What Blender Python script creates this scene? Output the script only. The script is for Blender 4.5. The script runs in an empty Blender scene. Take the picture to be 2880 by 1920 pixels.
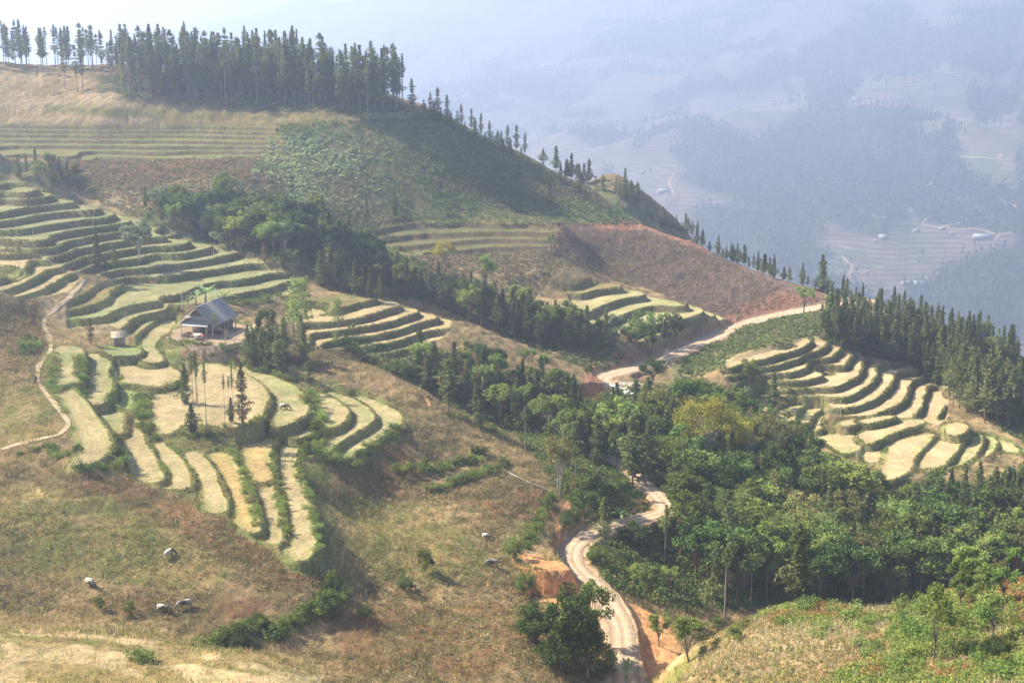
import bpy, math, random
import numpy as np
from mathutils import Vector, Matrix

# ------------------------------------------------------------------ camera, sky, sun, exposure
SC = bpy.context.scene
COL = SC.collection
PITCH = math.radians(12.83)
F = 4000.0                                   # focal length in pixels of the 2880 px wide photograph (50 mm)
cam_d = bpy.data.cameras.new("camera"); cam_d.lens = 50; cam_d.sensor_width = 36
cam_d.clip_start = 1.0; cam_d.clip_end = 30000
cam = bpy.data.objects.new("camera", cam_d); COL.objects.link(cam)
cam.rotation_euler = (math.radians(90) - PITCH, 0, 0)
SC.camera = cam

SUN_AZ, SUN_EL = math.radians(-72), math.radians(42)      # from +Y towards -X
sun_dir = Vector((math.sin(SUN_AZ) * math.cos(SUN_EL), math.cos(SUN_AZ) * math.cos(SUN_EL), math.sin(SUN_EL)))
W = bpy.data.worlds.new("World"); SC.world = W; W.use_nodes = True
nt = W.node_tree; nt.nodes.clear()
sky = nt.nodes.new('ShaderNodeTexSky'); sky.sky_type = 'NISHITA'; sky.sun_disc = False
sky.sun_elevation = SUN_EL; sky.sun_rotation = SUN_AZ; sky.altitude = 900; sky.air_density = 1.0
sky.dust_density = 2.0; sky.ozone_density = 1.0
bg = nt.nodes.new('ShaderNodeBackground'); bg.inputs['Strength'].default_value = 0.07
wo = nt.nodes.new('ShaderNodeOutputWorld')
nt.links.new(sky.outputs[0], bg.inputs[0]); nt.links.new(bg.outputs[0], wo.inputs[0])
sl = bpy.data.lights.new("sun", 'SUN'); sl.energy = 5.0; sl.angle = math.radians(0.5); sl.color = (1.0, 0.90, 0.74)
so = bpy.data.objects.new("sun", sl); COL.objects.link(so)
so.rotation_euler = (-sun_dir).to_track_quat('-Z', 'Y').to_euler()
SC.view_settings.view_transform = 'Standard'; SC.view_settings.look = 'None'
SC.view_settings.gamma = 1.0; SC.view_settings.exposure = 2.08
SC.cycles.max_bounces = 6; SC.cycles.diffuse_bounces = 2; SC.cycles.glossy_bounces = 1
SC.cycles.transmission_bounces = 3; SC.cycles.transparent_max_bounces = 4; SC.cycles.volume_bounces = 1
SC.cycles.use_adaptive_sampling = True
try:
    SC.cycles.use_denoising = True
except Exception:
    pass

HAZE_D = 0.00040
# ------------------------------------------------------------------ how a point of the photograph reads as a place
CR = {'S': (0, 0, 1), 'D': (0, 0, .8166667), 'C1': (0, 450, 3.92), 'C2': (0, 950, 3.92), 'C3': (550, 1000, 3.92),
      'C4': (2000, 900, 2.6727), 'C5': (0, 1250, 2.34), 'C6': (900, 600, 2.34), 'C7': (0, 600, 2.34), 'C8': (0, 0, 2.34),
      'C9': (1880, 600, 2.34), 'CA': (1880, 1250, 2.34), 'CB': (900, 1250, 2.34), 'CF': (2200, 400, 3.4588),
      'CG': (1500, 1050, 3.92), 'CH': (1100, 900, 3.92), 'CI': (380, 480, 3.2667), 'CJ': (500, 920, 4.704),
      'CM': (900, 0, 2.34), 'CN': (1880, 0, 2.34)}
def px(frame, *p):
    ox, oy, s = CR[frame]
    a = np.array(p, float).reshape(-1, 2)
    return a / s + [ox, oy]
cp, sp = math.cos(PITCH), math.sin(PITCH)
def ray(u, v):
    a = (np.asarray(u, float) - 1440) / F; b = (960 - np.asarray(v, float)) / F
    return a, cp + b * sp, -sp + b * cp                     # direction; x, y, z
def at_z(u, v, z):
    dx, dy, dz = ray(u, v); t = z / dz
    return np.stack([dx * t, dy * t], -1)
def at_y(u, v, y):
    dx, dy, dz = ray(u, v); t = y / dy
    return dx * t, np.asarray(y, float) + 0 * t, dz * t
def project(x, y, z):
    f = y * cp - z * sp; up = y * sp + z * cp
    f = np.maximum(f, 1e-3)
    return 1440 + F * x / f, 960 - F * up / f

def vnoise(x, y, s, seed=0):
    """smooth value noise in -1..1, cell size s"""
    g = np.random.RandomState(seed).rand(256, 256) * 2 - 1
    fx = x / s + 1000.3; fy = y / s + 1000.7
    ix = np.floor(fx).astype(int); iy = np.floor(fy).astype(int)
    tx = fx - ix; ty = fy - iy
    tx = tx * tx * (3 - 2 * tx); ty = ty * ty * (3 - 2 * ty)
    i0 = ix & 255; i1 = (ix + 1) & 255; j0 = iy & 255; j1 = (iy + 1) & 255
    return (g[j0, i0] * (1 - tx) + g[j0, i1] * tx) * (1 - ty) + (g[j1, i0] * (1 - tx) + g[j1, i1] * tx) * ty
def fbm(x, y, s, seed=0, o=4, g=.5):
    r = 0; a = 1; n = 0
    for k in range(o):
        r = r + a * vnoise(x, y, s / 2 ** k, seed + k * 7); n += a; a *= g
    return r / n * 1.6
def sstep(a, b, x):
    t = np.clip((x - a) / (b - a), 0, 1); return t * t * (3 - 2 * t)
def poly_sd(x, y, P):
    """signed distance to a polygon, negative inside"""
    d2 = np.full(x.shape, 1e18); ins = np.zeros(x.shape, bool)
    n = len(P)
    for i in range(n):
        ax, ay = P[i]; bx, by = P[(i + 1) % n]
        ex, ey = bx - ax, by - ay
        wx, wy = x - ax, y - ay
        t = np.clip((wx * ex + wy * ey) / (ex * ex + ey * ey + 1e-12), 0, 1)
        d2 = np.minimum(d2, (wx - ex * t) ** 2 + (wy - ey * t) ** 2)
        c = ((ay <= y) & (by > y)) | ((by <= y) & (ay > y))
        if abs(ey) > 1e-12:
            ins ^= c & (wx < wy * ex / ey)
    return np.where(ins, -1, 1) * np.sqrt(d2)
def line_d(x, y, P):
    """distance to a polyline and position along it (in vertices)"""
    d2 = np.full(x.shape, 1e18); pos = np.zeros(x.shape)
    for i in range(len(P) - 1):
        ax, ay = P[i]; bx, by = P[i + 1]; ex, ey = bx - ax, by - ay
        wx, wy = x - ax, y - ay
        t = np.clip((wx * ex + wy * ey) / (ex * ex + ey * ey + 1e-12), 0, 1)
        q = (wx - ex * t) ** 2 + (wy - ey * t) ** 2
        m = q < d2; d2 = np.where(m, q, d2); pos = np.where(m, i + t, pos)
    return np.sqrt(d2), pos
def smooth_poly(P, k=2, closed=True):
    P = np.array(P, float)
    for _ in range(k):
        if closed:
            Q = np.roll(P, -1, 0); P = np.stack([P * .75 + Q * .25, P * .25 + Q * .75], 1).reshape(-1, 2)
        else:
            A, B = P[:-1], P[1:]
            M = np.stack([A * .75 + B * .25, A * .25 + B * .75], 1).reshape(-1, 2)
            P = np.vstack([P[:1], M, P[-1:]])
    return P

# ------------------------------------------------------------------ terraces that follow contour lines: (lips as traced, heights)
GROUPS = []
def group(poly, yr, lips, w=.8, cols=('straw', 'grass'), ext=0):
    GROUPS.append(dict(poly=poly, yr=yr, lips=lips, w=w, cols=cols, ext=ext))
h = lambda k: -55.2 + 1.38 * (12 - k)
group(px('S', -60, 500, 60, 505, 150, 545, 300, 590, 380, 615, 480, 650, 600, 690, 680, 705, 745, 740, 850, 775, 850, 805, 740, 850, 640, 845, 520, 850, 440, 845,
         400, 815, 330, 790, 300, 775, 210, 760, 140, 735, 60, 715, -60, 705), (262, 372), [
    (h(-2), px('S', -60, 500, 40, 497, 75, 505)), (h(-1), px('S', -60, 520, 60, 512, 105, 512)),
    (h(0), px('S', -60, 545, 0, 539, 77, 532, 110, 521, 127, 529)), (h(1), px('S', -60, 573, 0, 566, 89, 557, 122, 552, 150, 553)),
    (h(2), px('S', -60, 604, 0, 598, 115, 578, 179, 572, 237, 567, 258, 574)),
    (h(3), px('S', -60, 632, 0, 624, 115, 603, 204, 593, 270, 589, 290, 596)),
    (h(4), px('S', -60, 662, 31, 654, 122, 634, 217, 621, 281, 611, 327, 603, 345, 610)),
    (h(5), px('S', -30, 697, 66, 680, 153, 659, 255, 641, 332, 629, 367, 623)),
    (h(6), px('S', 102, 700, 179, 681, 268, 662, 344, 650, 400, 640, 420, 642)),
    (h(7), px('S', 143, 725, 204, 705, 306, 685, 383, 674, 459, 662, 485, 659, 500, 666)),
    (h(8), px('S', 196, 733, 281, 715, 383, 697, 485, 690, 523, 680, 545, 684)),
    (h(9), px('S', 280, 745, 339, 733, 434, 723, 523, 713, 574, 700, 600, 696)),
    (h(10), px('S', 310, 771, 333, 767, 427, 750, 534, 737, 641, 720, 665, 708)),
    (h(11), px('S', 380, 800, 419, 792, 513, 771, 598, 758, 705, 741, 742, 742)),
    (h(12), px('S', 453, 826, 534, 805, 598, 792, 684, 788, 769, 767, 790, 765)),
    (h(13), px('S', 600, 842, 650, 833, 726, 818, 800, 795, 840, 784))], .6, ('dim_straw', 'bank'))
group(px('S', -60, 700, 40, 690, 90, 705, 170, 745, 225, 780, 190, 815, 100, 830, -60, 850), (262, 310), [
    (-47.6, px('S', -60, 765, 0, 757, 40, 738, 25, 718)), (-48.7, px('S', -60, 795, 15, 779, 51, 761, 87, 738, 77, 720, 43, 708)),
    (-49.9, px('S', -60, 830, 15, 817, 64, 794, 102, 776, 138, 753, 122, 738)),
    (-51.1, px('S', 90, 825, 133, 810, 163, 792, 189, 774, 179, 756))], .8, ('straw', 'grass'))
group(px('S', 190, 850, 260, 800, 340, 790, 440, 830, 490, 880, 480, 930, 380, 945, 300, 905, 190, 920), (245, 305), [
    (-54.4, px('S', 256, 872, 291, 836, 325, 815)), (-55.6, px('S', 250, 886, 325, 873, 368, 856, 363, 838)),
    (-57.0, px('S', 355, 925, 368, 912, 427, 891, 449, 865, 427, 844, 385, 822)),
    (-58.3, px('S', 400, 930, 437, 910, 487, 888, 492, 865, 470, 845))], .8, ('green_straw', 'grass'))
group(px('C6', -250, 560, 0, 560, 300, 520, 480, 530, 700, 600, 860, 670, 850, 760, 700, 900, 520, 960, 330, 930, 150, 880, -100, 850, -150, 720), (262, 312), [
    (-58.5, px('C6', -150, 665, 0, 650, 150, 620, 330, 570, 400, 550)), (-59.7, px('C6', -140, 735, 0, 720, 250, 690, 420, 640, 540, 600)),
    (-60.9, px('C6', -100, 790, 0, 780, 250, 750, 450, 720, 600, 670, 650, 640)),
    (-62.1, px('C6', 150, 830, 400, 790, 560, 750, 700, 710, 800, 690)),
    (-63.3, px('C6', 230, 890, 450, 860, 620, 820, 760, 755)), (-64.6, px('C6', 340, 930, 500, 912, 620, 870, 700, 830))], .8, ('straw', 'bank'))
group(px('C8', -200, 810, 60, 808, 640, 822, 1200, 815, 1780, 828, 1850, 900, 1800, 1040, 700, 1050, 200, 1035, -200, 1020), (372, 425), [
    (-31.0, px('C8', -200, 822, 60, 822, 640, 835, 1200, 825, 1780, 838)), (-32.1, px('C8', -200, 852, 80, 850, 640, 855, 1150, 855, 1780, 868)),
    (-33.2, px('C8', -200, 882, 80, 880, 700, 888, 1200, 885, 1780, 900)), (-34.3, px('C8', -200, 920, 80, 918, 720, 922, 1350, 925, 1790, 935)),
    (-35.4, px('C8', 100, 970, 700, 966, 1300, 960, 1790, 965)), (-36.5, px('C8', 120, 996, 740, 1000, 1300, 990, 1790, 993)),
    (-37.6, px('C8', 130, 1022, 700, 1030, 1200, 1030, 1780, 1022))], .9, ('grass', 'brown'))
group(px('C6', 340, 60, 700, 30, 1500, 40, 1560, 100, 1500, 230, 1000, 262, 560, 280, 400, 220), (345, 395), [
    (-55.2, px('C6', 390, 100, 600, 62, 900, 52, 1300, 70, 1600, 72)), (-56.7, px('C6', 380, 160, 700, 130, 1000, 120, 1350, 110)),
    (-58.2, px('C6', 500, 220, 800, 190, 1100, 160, 1400, 170)), (-59.5, px('C6', 540, 262, 900, 240, 1100, 220, 1400, 205))], 1.4, ('bushy', 'brown'))
group(px('C6', 1560, 420, 2000, 400, 2130, 440, 2230, 510, 2420, 570, 2620, 640, 2700, 700, 2560, 800, 2350, 850, 2150, 840, 1960, 780, 1800, 720, 1700, 640), (318, 358), [
    (-66.6, px('C6', 1620, 545, 1800, 500, 1950, 488, 2100, 478)), (-68.2, px('C6', 1750, 660, 1850, 608, 2000, 558, 2150, 530, 2260, 540)),
    (-69.8, px('C6', 1860, 740, 2000, 660, 2150, 610, 2340, 580, 2440, 590)), (-71.4, px('C6', 2010, 800, 2150, 740, 2300, 705, 2440, 682, 2580, 675)),
    (-73.0, px('C6', 2200, 835, 2340, 795, 2440, 760, 2560, 735))], .9, ('green_straw', 'bank'))
hb = lambda k: -71.5 - 1.24 * k
group(px('C4', 60, 330, 200, 260, 500, 180, 760, 120, 900, 190, 1060, 260, 1250, 310, 1550, 340, 1720, 420, 1790, 520, 1760, 740, 1700, 770, 1580, 735,
         1380, 715, 1150, 725, 950, 690, 700, 640, 560, 610, 400, 570, 200, 500, 100, 420), (268, 330), [
    (hb(0), px('C4', 100, 320, 250, 270, 450, 220, 650, 165)), (hb(1), px('C4', 140, 350, 400, 290, 600, 230, 770, 165)),
    (hb(2), px('C4', 170, 420, 360, 380, 600, 300, 860, 205)), (hb(3), px('C4', 330, 460, 520, 420, 700, 360, 880, 290, 935, 240)),
    (hb(4), px('C4', 520, 500, 700, 460, 900, 390, 1020, 330, 1050, 290)), (hb(5), px('C4', 510, 590, 700, 570, 900, 520, 1080, 440, 1150, 370, 1130, 345)),
    (hb(6), px('C4', 700, 635, 850, 620, 1050, 570, 1200, 480, 1252, 400, 1240, 350)),
    (hb(7), px('C4', 900, 670, 1100, 650, 1250, 590, 1370, 470, 1375, 410, 1500, 362)),
    (hb(8), px('C4', 1250, 690, 1400, 660, 1480, 560, 1490, 480, 1600, 405)), (hb(9), px('C4', 1440, 720, 1580, 690, 1610, 560, 1720, 470)),
    (hb(10), px('C4', 1640, 745, 1740, 690, 1745, 600, 1760, 540))], .75, ('tan_field', 'bank'))
# ------------------------------------------------------------------ single fields: outline, height, cover
PADS = []
def pad(h, P, col='straw', w=.65, k=2):
    PADS.append((h, smooth_poly(P, k), col, w))
pad(-57.0, px('C2', 640, 90, 880, 110, 910, 200, 850, 330, 870, 480, 760, 500, 600, 520, 590, 420, 690, 340, 700, 240, 640, 150), 'green_straw')
pad(-57.7, px('C2', 610, 530, 740, 530, 860, 650, 1000, 830, 1130, 1000, 1200, 1150, 1180, 1260, 1060, 1340, 900, 1400, 860, 1380, 930, 1250, 930, 1120, 880, 960, 780, 800, 720, 700, 640, 620), 'straw')
pad(-58.7, px('C2', 920, 180, 1150, 190, 1200, 300, 1130, 380, 1230, 500, 1200, 600, 1130, 640, 1140, 720, 980, 730, 940, 640, 1020, 560, 1040, 400, 1010, 280), 'green_straw')
pad(-58.5, px('C2', 1180, 95, 1520, 95, 1530, 190, 1200, 205), 'green')
pad(-60.0, px('C2', 1330, 270, 1770, 265, 1880, 340, 1980, 390, 1960, 470, 1850, 520, 1700, 545, 1500, 500, 1350, 500, 1390, 400, 1320, 340), 'straw')
pad(-60.7, px('C2', 1260, 560, 1560, 560, 1540, 640, 1580, 780, 1450, 800, 1280, 740, 1260, 650), 'green')
pad(-60.2, px('C2', 1020, 800, 1360, 820, 1340, 900, 1320, 1060, 1260, 1040, 1160, 930, 1060, 850), 'green_straw')
pad(-60.9, px('S', 375, 1177, 398, 1180, 390, 1205, 398, 1238, 421, 1277, 444, 1318, 455, 1350, 400, 1358, 365, 1320, 367, 1284, 350, 1256, 355, 1220), 'straw')
pad(-61.6, px('S', 423, 1246, 446, 1236, 467, 1261, 500, 1289, 520, 1322, 534, 1365, 504, 1378, 466, 1370, 453, 1327, 440, 1290), 'straw')
pad(-62.4, px('C5', 1220, 60, 1300, 50, 1380, 150, 1430, 270, 1470, 380, 1470, 450, 1370, 460, 1350, 340, 1300, 230, 1230, 130), 'straw')
pad(-63.1, px('C5', 1380, 70, 1500, 50, 1560, 180, 1640, 330, 1680, 500, 1690, 590, 1560, 530, 1540, 440, 1470, 240, 1400, 140), 'ochre')
pad(-63.6, px('S', 688, 1217, 775, 1201, 760, 1235, 752, 1290, 765, 1352, 701, 1352, 688, 1305), 'ochre')
pad(-64.0, px('C5', 1660, 260, 1800, 255, 1830, 450, 1840, 600, 1820, 660, 1700, 620, 1690, 430), 'straw')
pad(-64.6, px('C5', 1880, -10, 1980, -20, 1930, 60, 1940, 180, 2000, 330, 2040, 500, 2060, 650, 2020, 760, 1910, 760, 1900, 600, 1870, 450, 1860, 280, 1830, 130), 'straw')
pad(-63.5, px('C3', 1050, 830, 1250, 780, 1260, 860, 1150, 900, 1060, 900), 'straw')
pad(-60.8, px('S', 416, 1120, 450, 1105, 505, 1090, 540, 1060, 555, 1030, 600, 1020, 680, 1050, 735, 1085, 752, 1120, 735, 1150, 725, 1180, 690, 1195, 640, 1200,
       600, 1195, 540, 1190, 500, 1200, 460, 1225, 425, 1180, 408, 1150), 'straw')
pad(-61.9, px('S', 575, 1022, 640, 1030, 700, 1035, 760, 1060, 830, 1090, 862, 1125, 858, 1160, 830, 1180, 790, 1197, 770, 1197, 775, 1165, 762, 1125, 735, 1090, 680, 1052), 'green_straw')
pad(-63.4, px('C3', 1290, 400, 1450, 450, 1620, 560, 1660, 600, 1640, 690, 1500, 800, 1420, 780, 1380, 640, 1320, 520), 'green_straw')
pad(-64.5, px('C3', 1430, 390, 1750, 490, 1900, 590, 1945, 680, 1900, 750, 1600, 910, 1400, 1100, 1360, 1080, 1480, 940, 1600, 850, 1710, 720, 1700, 620, 1620, 520), 'green_straw')
pad(-65.6, px('C3', 1720, 450, 2000, 510, 2180, 600, 2260, 680, 2230, 790, 2060, 870, 1820, 1020, 1650, 1150, 1540, 1150, 1700, 1000, 1950, 860, 2050, 740, 2010, 640, 1900, 540), 'green_straw')
pad(-58.6, px('S', 478, 946, 505, 925, 560, 912, 640, 905, 705, 922, 700, 950, 650, 968, 600, 972, 550, 970, 500, 962), 'mud')
pad(-59.2, px('S', 440, 925, 478, 900, 492, 905, 470, 930, 440, 955, 425, 975, 445, 1000, 455, 1020, 405, 1020, 400, 990, 405, 960), 'green_straw')
pad(-80.2, px('C4', 330, 620, 410, 580, 420, 640, 400, 690, 330, 680), 'tan_field')
pad(-80.8, px('C4', 500, 700, 620, 650, 680, 640, 620, 700, 600, 780), 'green_straw')
pad(-81.6, px('C4', 640, 740, 720, 680, 830, 665, 740, 700, 710, 800, 650, 790), 'green_straw')
pad(-82.5, px('C4', 740, 720, 840, 690, 800, 760, 820, 830, 730, 820), 'tan_field')
pad(-81.7, px('C4', 960, 770, 1100, 740, 1100, 780, 990, 790), 'green_straw')
pad(-81.7, px('C4', 1130, 750, 1400, 715, 1300, 750, 1140, 780), 'tan_field')
pad(-83.4, px('C4', 720, 840, 850, 850, 940, 870, 1070, 810, 1110, 930, 1090, 980, 980, 1010, 880, 920, 720, 920), 'green_straw')
pad(-82.8, px('C4', 1110, 850, 1300, 790, 1600, 740, 1560, 790, 1350, 840, 1260, 900, 1160, 930), 'tan_field')
pad(-84.2, px('C4', 1170, 950, 1260, 930, 1300, 990, 1220, 1080, 1140, 1050), 'tan_field')
pad(-84.0, px('C4', 1330, 920, 1500, 880, 1700, 840, 1560, 970, 1500, 1050, 1490, 1130, 1320, 1205, 1280, 1160, 1340, 1050), 'tan_field')
pad(-84.6, px('C4', 1530, 1050, 1650, 960, 1770, 880, 1870, 880, 1850, 950, 1740, 1100, 1540, 1110), 'tan_field')
pad(-83.2, px('C4', 1780, 770, 1930, 780, 1890, 860, 1770, 860), 'tan_field')
pad(-85.4, px('C4', 1870, 1000, 2020, 850, 2030, 900, 1960, 1030, 1850, 1100, 1780, 1100), 'green_straw')
pad(-86.2, px('C4', 2050, 880, 2110, 880, 2140, 940, 2080, 1010, 2030, 1020), 'green_straw')
pad(-86.8, px('C4', 2160, 900, 2250, 930, 2320, 1000, 2160, 980), 'tan_field')
pad(-73.4, px('S', 1455, 1560, 1530, 1578, 1600, 1582, 1612, 1592, 1590, 1602, 1500, 1597), 'orange', .5)

pad(-77.0, px('D', 1228, 1364, 1335, 1364, 1352, 1400, 1300, 1430, 1230, 1405), 'orange', .5)
# ------------------------------------------------------------------ roads: photo points, height, half width
ROAD = np.array([(1775, 1990, -75.6), (1760, 1900, -76.2), (1751, 1837, -76.4), (1750, 1763, -76.5), (1718, 1708, -76.5), (1678, 1647, -76.5), (1622, 1604, -76.5), (1600, 1555, -76.5),
                 (1641, 1506, -76.5), (1714, 1479, -76.5), (1812, 1457, -76.5), (1880, 1437, -76.5), (1865, 1408, -76.5), (1812, 1359, -76.5), (1765, 1318, -76.5),
                 (1710, 1285, -76.5), (1640, 1240, -76.5), (1550, 1180, -76.5), (1531, 1160, -76.5), (1641, 1140, -76.5), (1730, 1120, -76.5), (1752, 1100, -76.5),
                 (1700, 1080, -76.5), (1690, 1061, -76.5), (1739, 1047, -76.5), (1837, 1022, -76.5), (1910, 986, -76.5), (2008, 949, -76.4), (2106, 906, -76.2),
                 (2204, 882, -75.9), (2296, 865, -75.0), (2376, 851, -74.2), (2450, 846, -74.5)])
rxy = at_z(ROAD[:, 0], ROAD[:, 1], ROAD[:, 2])
ROADP = smooth_poly(rxy, 2, False); ROADZ = smooth_poly(np.stack([ROAD[:, 2], ROAD[:, 2]], 1), 2, False)[:, 0]

# ------------------------------------------------------------------ the lie of the land: points seen (u, v, distance) and points hidden (u, distance, z)
SEEN = [  # u, v in the 2352 px picture
 (-80,150,430),(30,150,430),(100,200,425),(250,240,425),(150,262,415),(500,245,425),(800,255,422),(950,265,430),(1000,265,432),(1080,305,438),(1200,355,448),
 (700,330,398),(700,450,372),(600,450,368),(1000,350,415),(1000,450,398),(1000,495,390),(1200,420,432),(1200,495,412),(1352,432,455),(1400,500,440),(1500,495,452),
 (400,400,375),(300,440,362),(500,470,355),(200,440,360),(100,400,365),(-60,400,370),
 (1300,540,405),(1480,520,438),(1400,600,392),(1600,560,425),(1700,610,405),(1600,650,385),(1700,690,372),(1660,728,358),(1850,668,376),(1780,640,390),
 (1300,640,350),(1250,600,362),(1150,620,345),(1200,690,335),(1050,640,338),
 (1100,760,290),(1200,795,291),(1300,835,293),(1350,865,293),(1100,850,278),(1200,900,276),(1280,915,284),(1000,830,280),
 (900,850,268),(750,810,262),(850,840,252),(950,890,245),(1100,985,236),(1250,1050,232),(900,950,232),(1000,1050,222),(850,1100,208),(800,1200,196),
 (1000,1200,198),(1150,1150,206),(1200,1100,215),(1270,1180,207),(1000,1300,180),(800,1350,169),(1130,1300,183),(1200,1300,185),(1000,1450,158),(1200,1440,162),
 (900,1520,146),(1200,1530,150),(750,1440,155),(760,1250,177),(1240,1310,182),(1000,990,228),
 (50,1600/1.2245,160),(250,1340,158),(375,1390,154),(570,1372,157),(735,1310,165),(490,1184,171),(245,1184,171),(40,1143,178),(40,1061,186),(375,1276,164),
 (50,940,208),(25,776,250),(122,735,262),(106,817,240),(82,858,224),(40,940,205),(33,1021,193),(0,710,275),(163,694,278),(200,640,292),
 (620,850,236),(560,735,272),(640,740,270),(500,805,255),(600,815,253),(560,810,252),(700,790,258),(400,690,285),(560,660,290),
 (1600,880,300),(1650,830,310),(1750,790,322),(1850,760,330),(1550,860,305),
 (1900,720,350),(2000,725,350),(2130,745,352),(2200,770,350),(2300,800,345),(2100,800,322),(2200,870,312),(2300,980,288),(2330,880,315),(2330,1100,262),
 (1600,1540,132),(1700,1450,145),(1900,1400,153),(1750,1410,150),(2050,1420,140),(2200,1350,142),(2320,1340,140),(2000,1540,122),(2300,1540,115),(2150,1480,124),
 (1545,1510,147),(1450,1560,150),(2500,1300,140),
 (-60,1440,131),(0,1440,130),(327,1446,131),(733,1541,121),(0,1564,112),(327,1564,112),(600,1500,118),(-60,1200,165),(-80,1000,205),
 (1410,395,520),(1480,440,525),(1550,500,530),(1450,470,500)]
HID = [  # u (2352 px), distance, z
 (350,350,-52),(500,345,-56),(650,335,-60),(800,325,-64),(950,318,-67.5),(1100,312,-71),(1250,308,-74),(1380,308,-76.5),
 (950,262,-70.5),(1100,255,-75),(1200,258,-77),(820,270,-67.5),
 (1500,190,-80),(1600,195,-84),(1750,190,-86),(1900,185,-88),(2050,180,-88),(2200,180,-88),(2350,180,-88),
 (1600,215,-81),(1800,220,-86),(2000,225,-88),(2200,230,-90),(1700,245,-81),(1900,250,-84.5),(2100,250,-88),(2320,245,-90),
 (1650,270,-79.5),(1550,255,-78),(1520,232,-77.5),(1450,232,-76.3),(1400,205,-77.5),(1475,172,-77.2),(1510,165,-78.2),(1550,160,-79),(1510,150,-77.8),(1400,218,-75.0),
 (0,150,-66),(250,146,-67),(500,144,-68.5),(750,140,-70),(950,135,-70.5),(1100,140,-72),
 (1500,145,-77),(1750,165,-80),(2000,160,-80),(2250,160,-80),
 (-100,470,-12),(0,475,-13),(300,475,-15),(600,478,-18),(800,478,-21),(900,474,-26),(-100,560,-50),(0,560,-50),(400,560,-55),(800,560,-60),(1000,500,-55),(1100,520,-70),
 (1200,500,-62),(1300,500,-66),(1000,600,-90),(1400,590,-110),(1500,500,-80),(1600,470,-92),(1750,450,-98),(1900,420,-100),(2050,420,-105),(2200,420,-112),(2380,410,-118),
 (1700,600,-150),(2000,560,-160),(2300,560,-170),(2600,500,-160),(-100,650,-80),(500,650,-90),(1000,650,-110),
 (0,90,-46),(600,90,-47),(1200,92,-60),(1700,95,-60),(2300,90,-48),(1300,120,-70),(1450,125,-70)]
def build_controls():
    pts = []
    for u, v, y in SEEN:
        x, yy, z = at_y(u * 1.22449, v * 1.22449, y); pts.append((float(x), y, float(z), 1.0))
    for u, y, z in HID:
        a = (u * 1.22449 - 1440) / F
        pts.append((a * y * (1 / cp), y, z, 1.0))
    lines = []
    for g in GROUPS:
        for hh, P in g['lips']:
            Q = at_z(P[:, 0], P[:, 1], hh); lines.append((hh, Q, False))
    for hh, P, c, w in PADS:
        lines.append((hh, at_z(P[:, 0], P[:, 1], hh), True))
    for hh, Q, closed in lines:
        n = len(Q)
        for i in range(n if closed else n - 1):
            A = Q[i]; B = Q[(i + 1) % n]; L = np.hypot(*(B - A)); m = max(1, int(L / 2.5))
            for k in range(m):
                p = A + (B - A) * k / m; pts.append((p[0], p[1], hh, 1.0))
        pts.append((Q[-1][0], Q[-1][1], hh, 1.0))
    for (u, v, z), q in zip(ROAD[24:], rxy[24:]):
        for dx_ in (-2.5, 0, 2.5): pts.append((q[0] + dx_ * .4, q[1] + dx_, z, 1.0))
    bins = {}
    for x, y, z, w in pts:
        c = 3.5 if y < 330 else 5
        b = bins.setdefault((round(x / c), round(y / c)), [0, 0, 0, 0]); b[0] += x; b[1] += y; b[2] += z; b[3] += 1
    P = np.array([(b[0] / b[3], b[1] / b[3], b[2] / b[3]) for b in bins.values()])
    return P
def rbf_fit(P, c, lam):
    n = len(P); D = np.hypot(P[:, None, 0] - P[None, :, 0], P[:, None, 1] - P[None, :, 1])
    K = -np.sqrt(D * D + c * c)
    A = np.zeros((n + 3, n + 3)); A[:n, :n] = K + lam * -np.eye(n) * -1
    A[:n, n] = 1; A[:n, n + 1] = P[:, 0] / 100; A[:n, n + 2] = P[:, 1] / 100; A[n:, :n] = A[:n, n:].T
    b = np.concatenate([P[:, 2], np.zeros(3)])
    return np.linalg.solve(A, b)
def rbf_eval(P, W_, c, x, y):
    out = np.empty(x.size); xf, yf = x.ravel(), y.ravel(); n = len(P)
    for s in range(0, x.size, 20000):
        X, Y = xf[s:s + 20000], yf[s:s + 20000]
        D2 = (X[:, None] - P[None, :, 0]) ** 2 + (Y[:, None] - P[None, :, 1]) ** 2
        out[s:s + 20000] = -np.sqrt(D2 + c * c) @ W_[:n] + W_[n] + W_[n + 1] * X / 100 + W_[n + 2] * Y / 100
    return out.reshape(x.shape)

# fan shaped grid: fine near the valley, coarser far away
NA, NY = 1180, 1120
A0, A1, Y0, Y1 = -.47, .47, 88.0, 640.0
av = np.linspace(A0, A1, NA); yv = Y0 * (Y1 / Y0) ** np.linspace(0, 1, NY)
CP = build_controls(); RC = 3.0
CW = rbf_fit(CP, RC, .6)
na, ny = NA // 4, NY // 4
ac = np.linspace(A0, A1, na); yc = Y0 * (Y1 / Y0) ** np.linspace(0, 1, ny)
gx = ac[None, :] * yc[:, None]; gy = np.repeat(yc[:, None], na, 1)
SCo = rbf_eval(CP, CW, RC, gx, gy)
def resize(C, rows, cols):
    fi = np.linspace(0, C.shape[0] - 1, rows); i0 = np.minimum(fi.astype(int), C.shape[0] - 2); t = (fi - i0)[:, None]
    C = C[i0] * (1 - t) + C[i0 + 1] * t
    fj = np.linspace(0, C.shape[1] - 1, cols); j0 = np.minimum(fj.astype(int), C.shape[1] - 2); t = (fj - j0)[None, :]
    return C[:, j0] * (1 - t) + C[:, j0 + 1] * t
S = resize(SCo, NY, NA)
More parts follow.
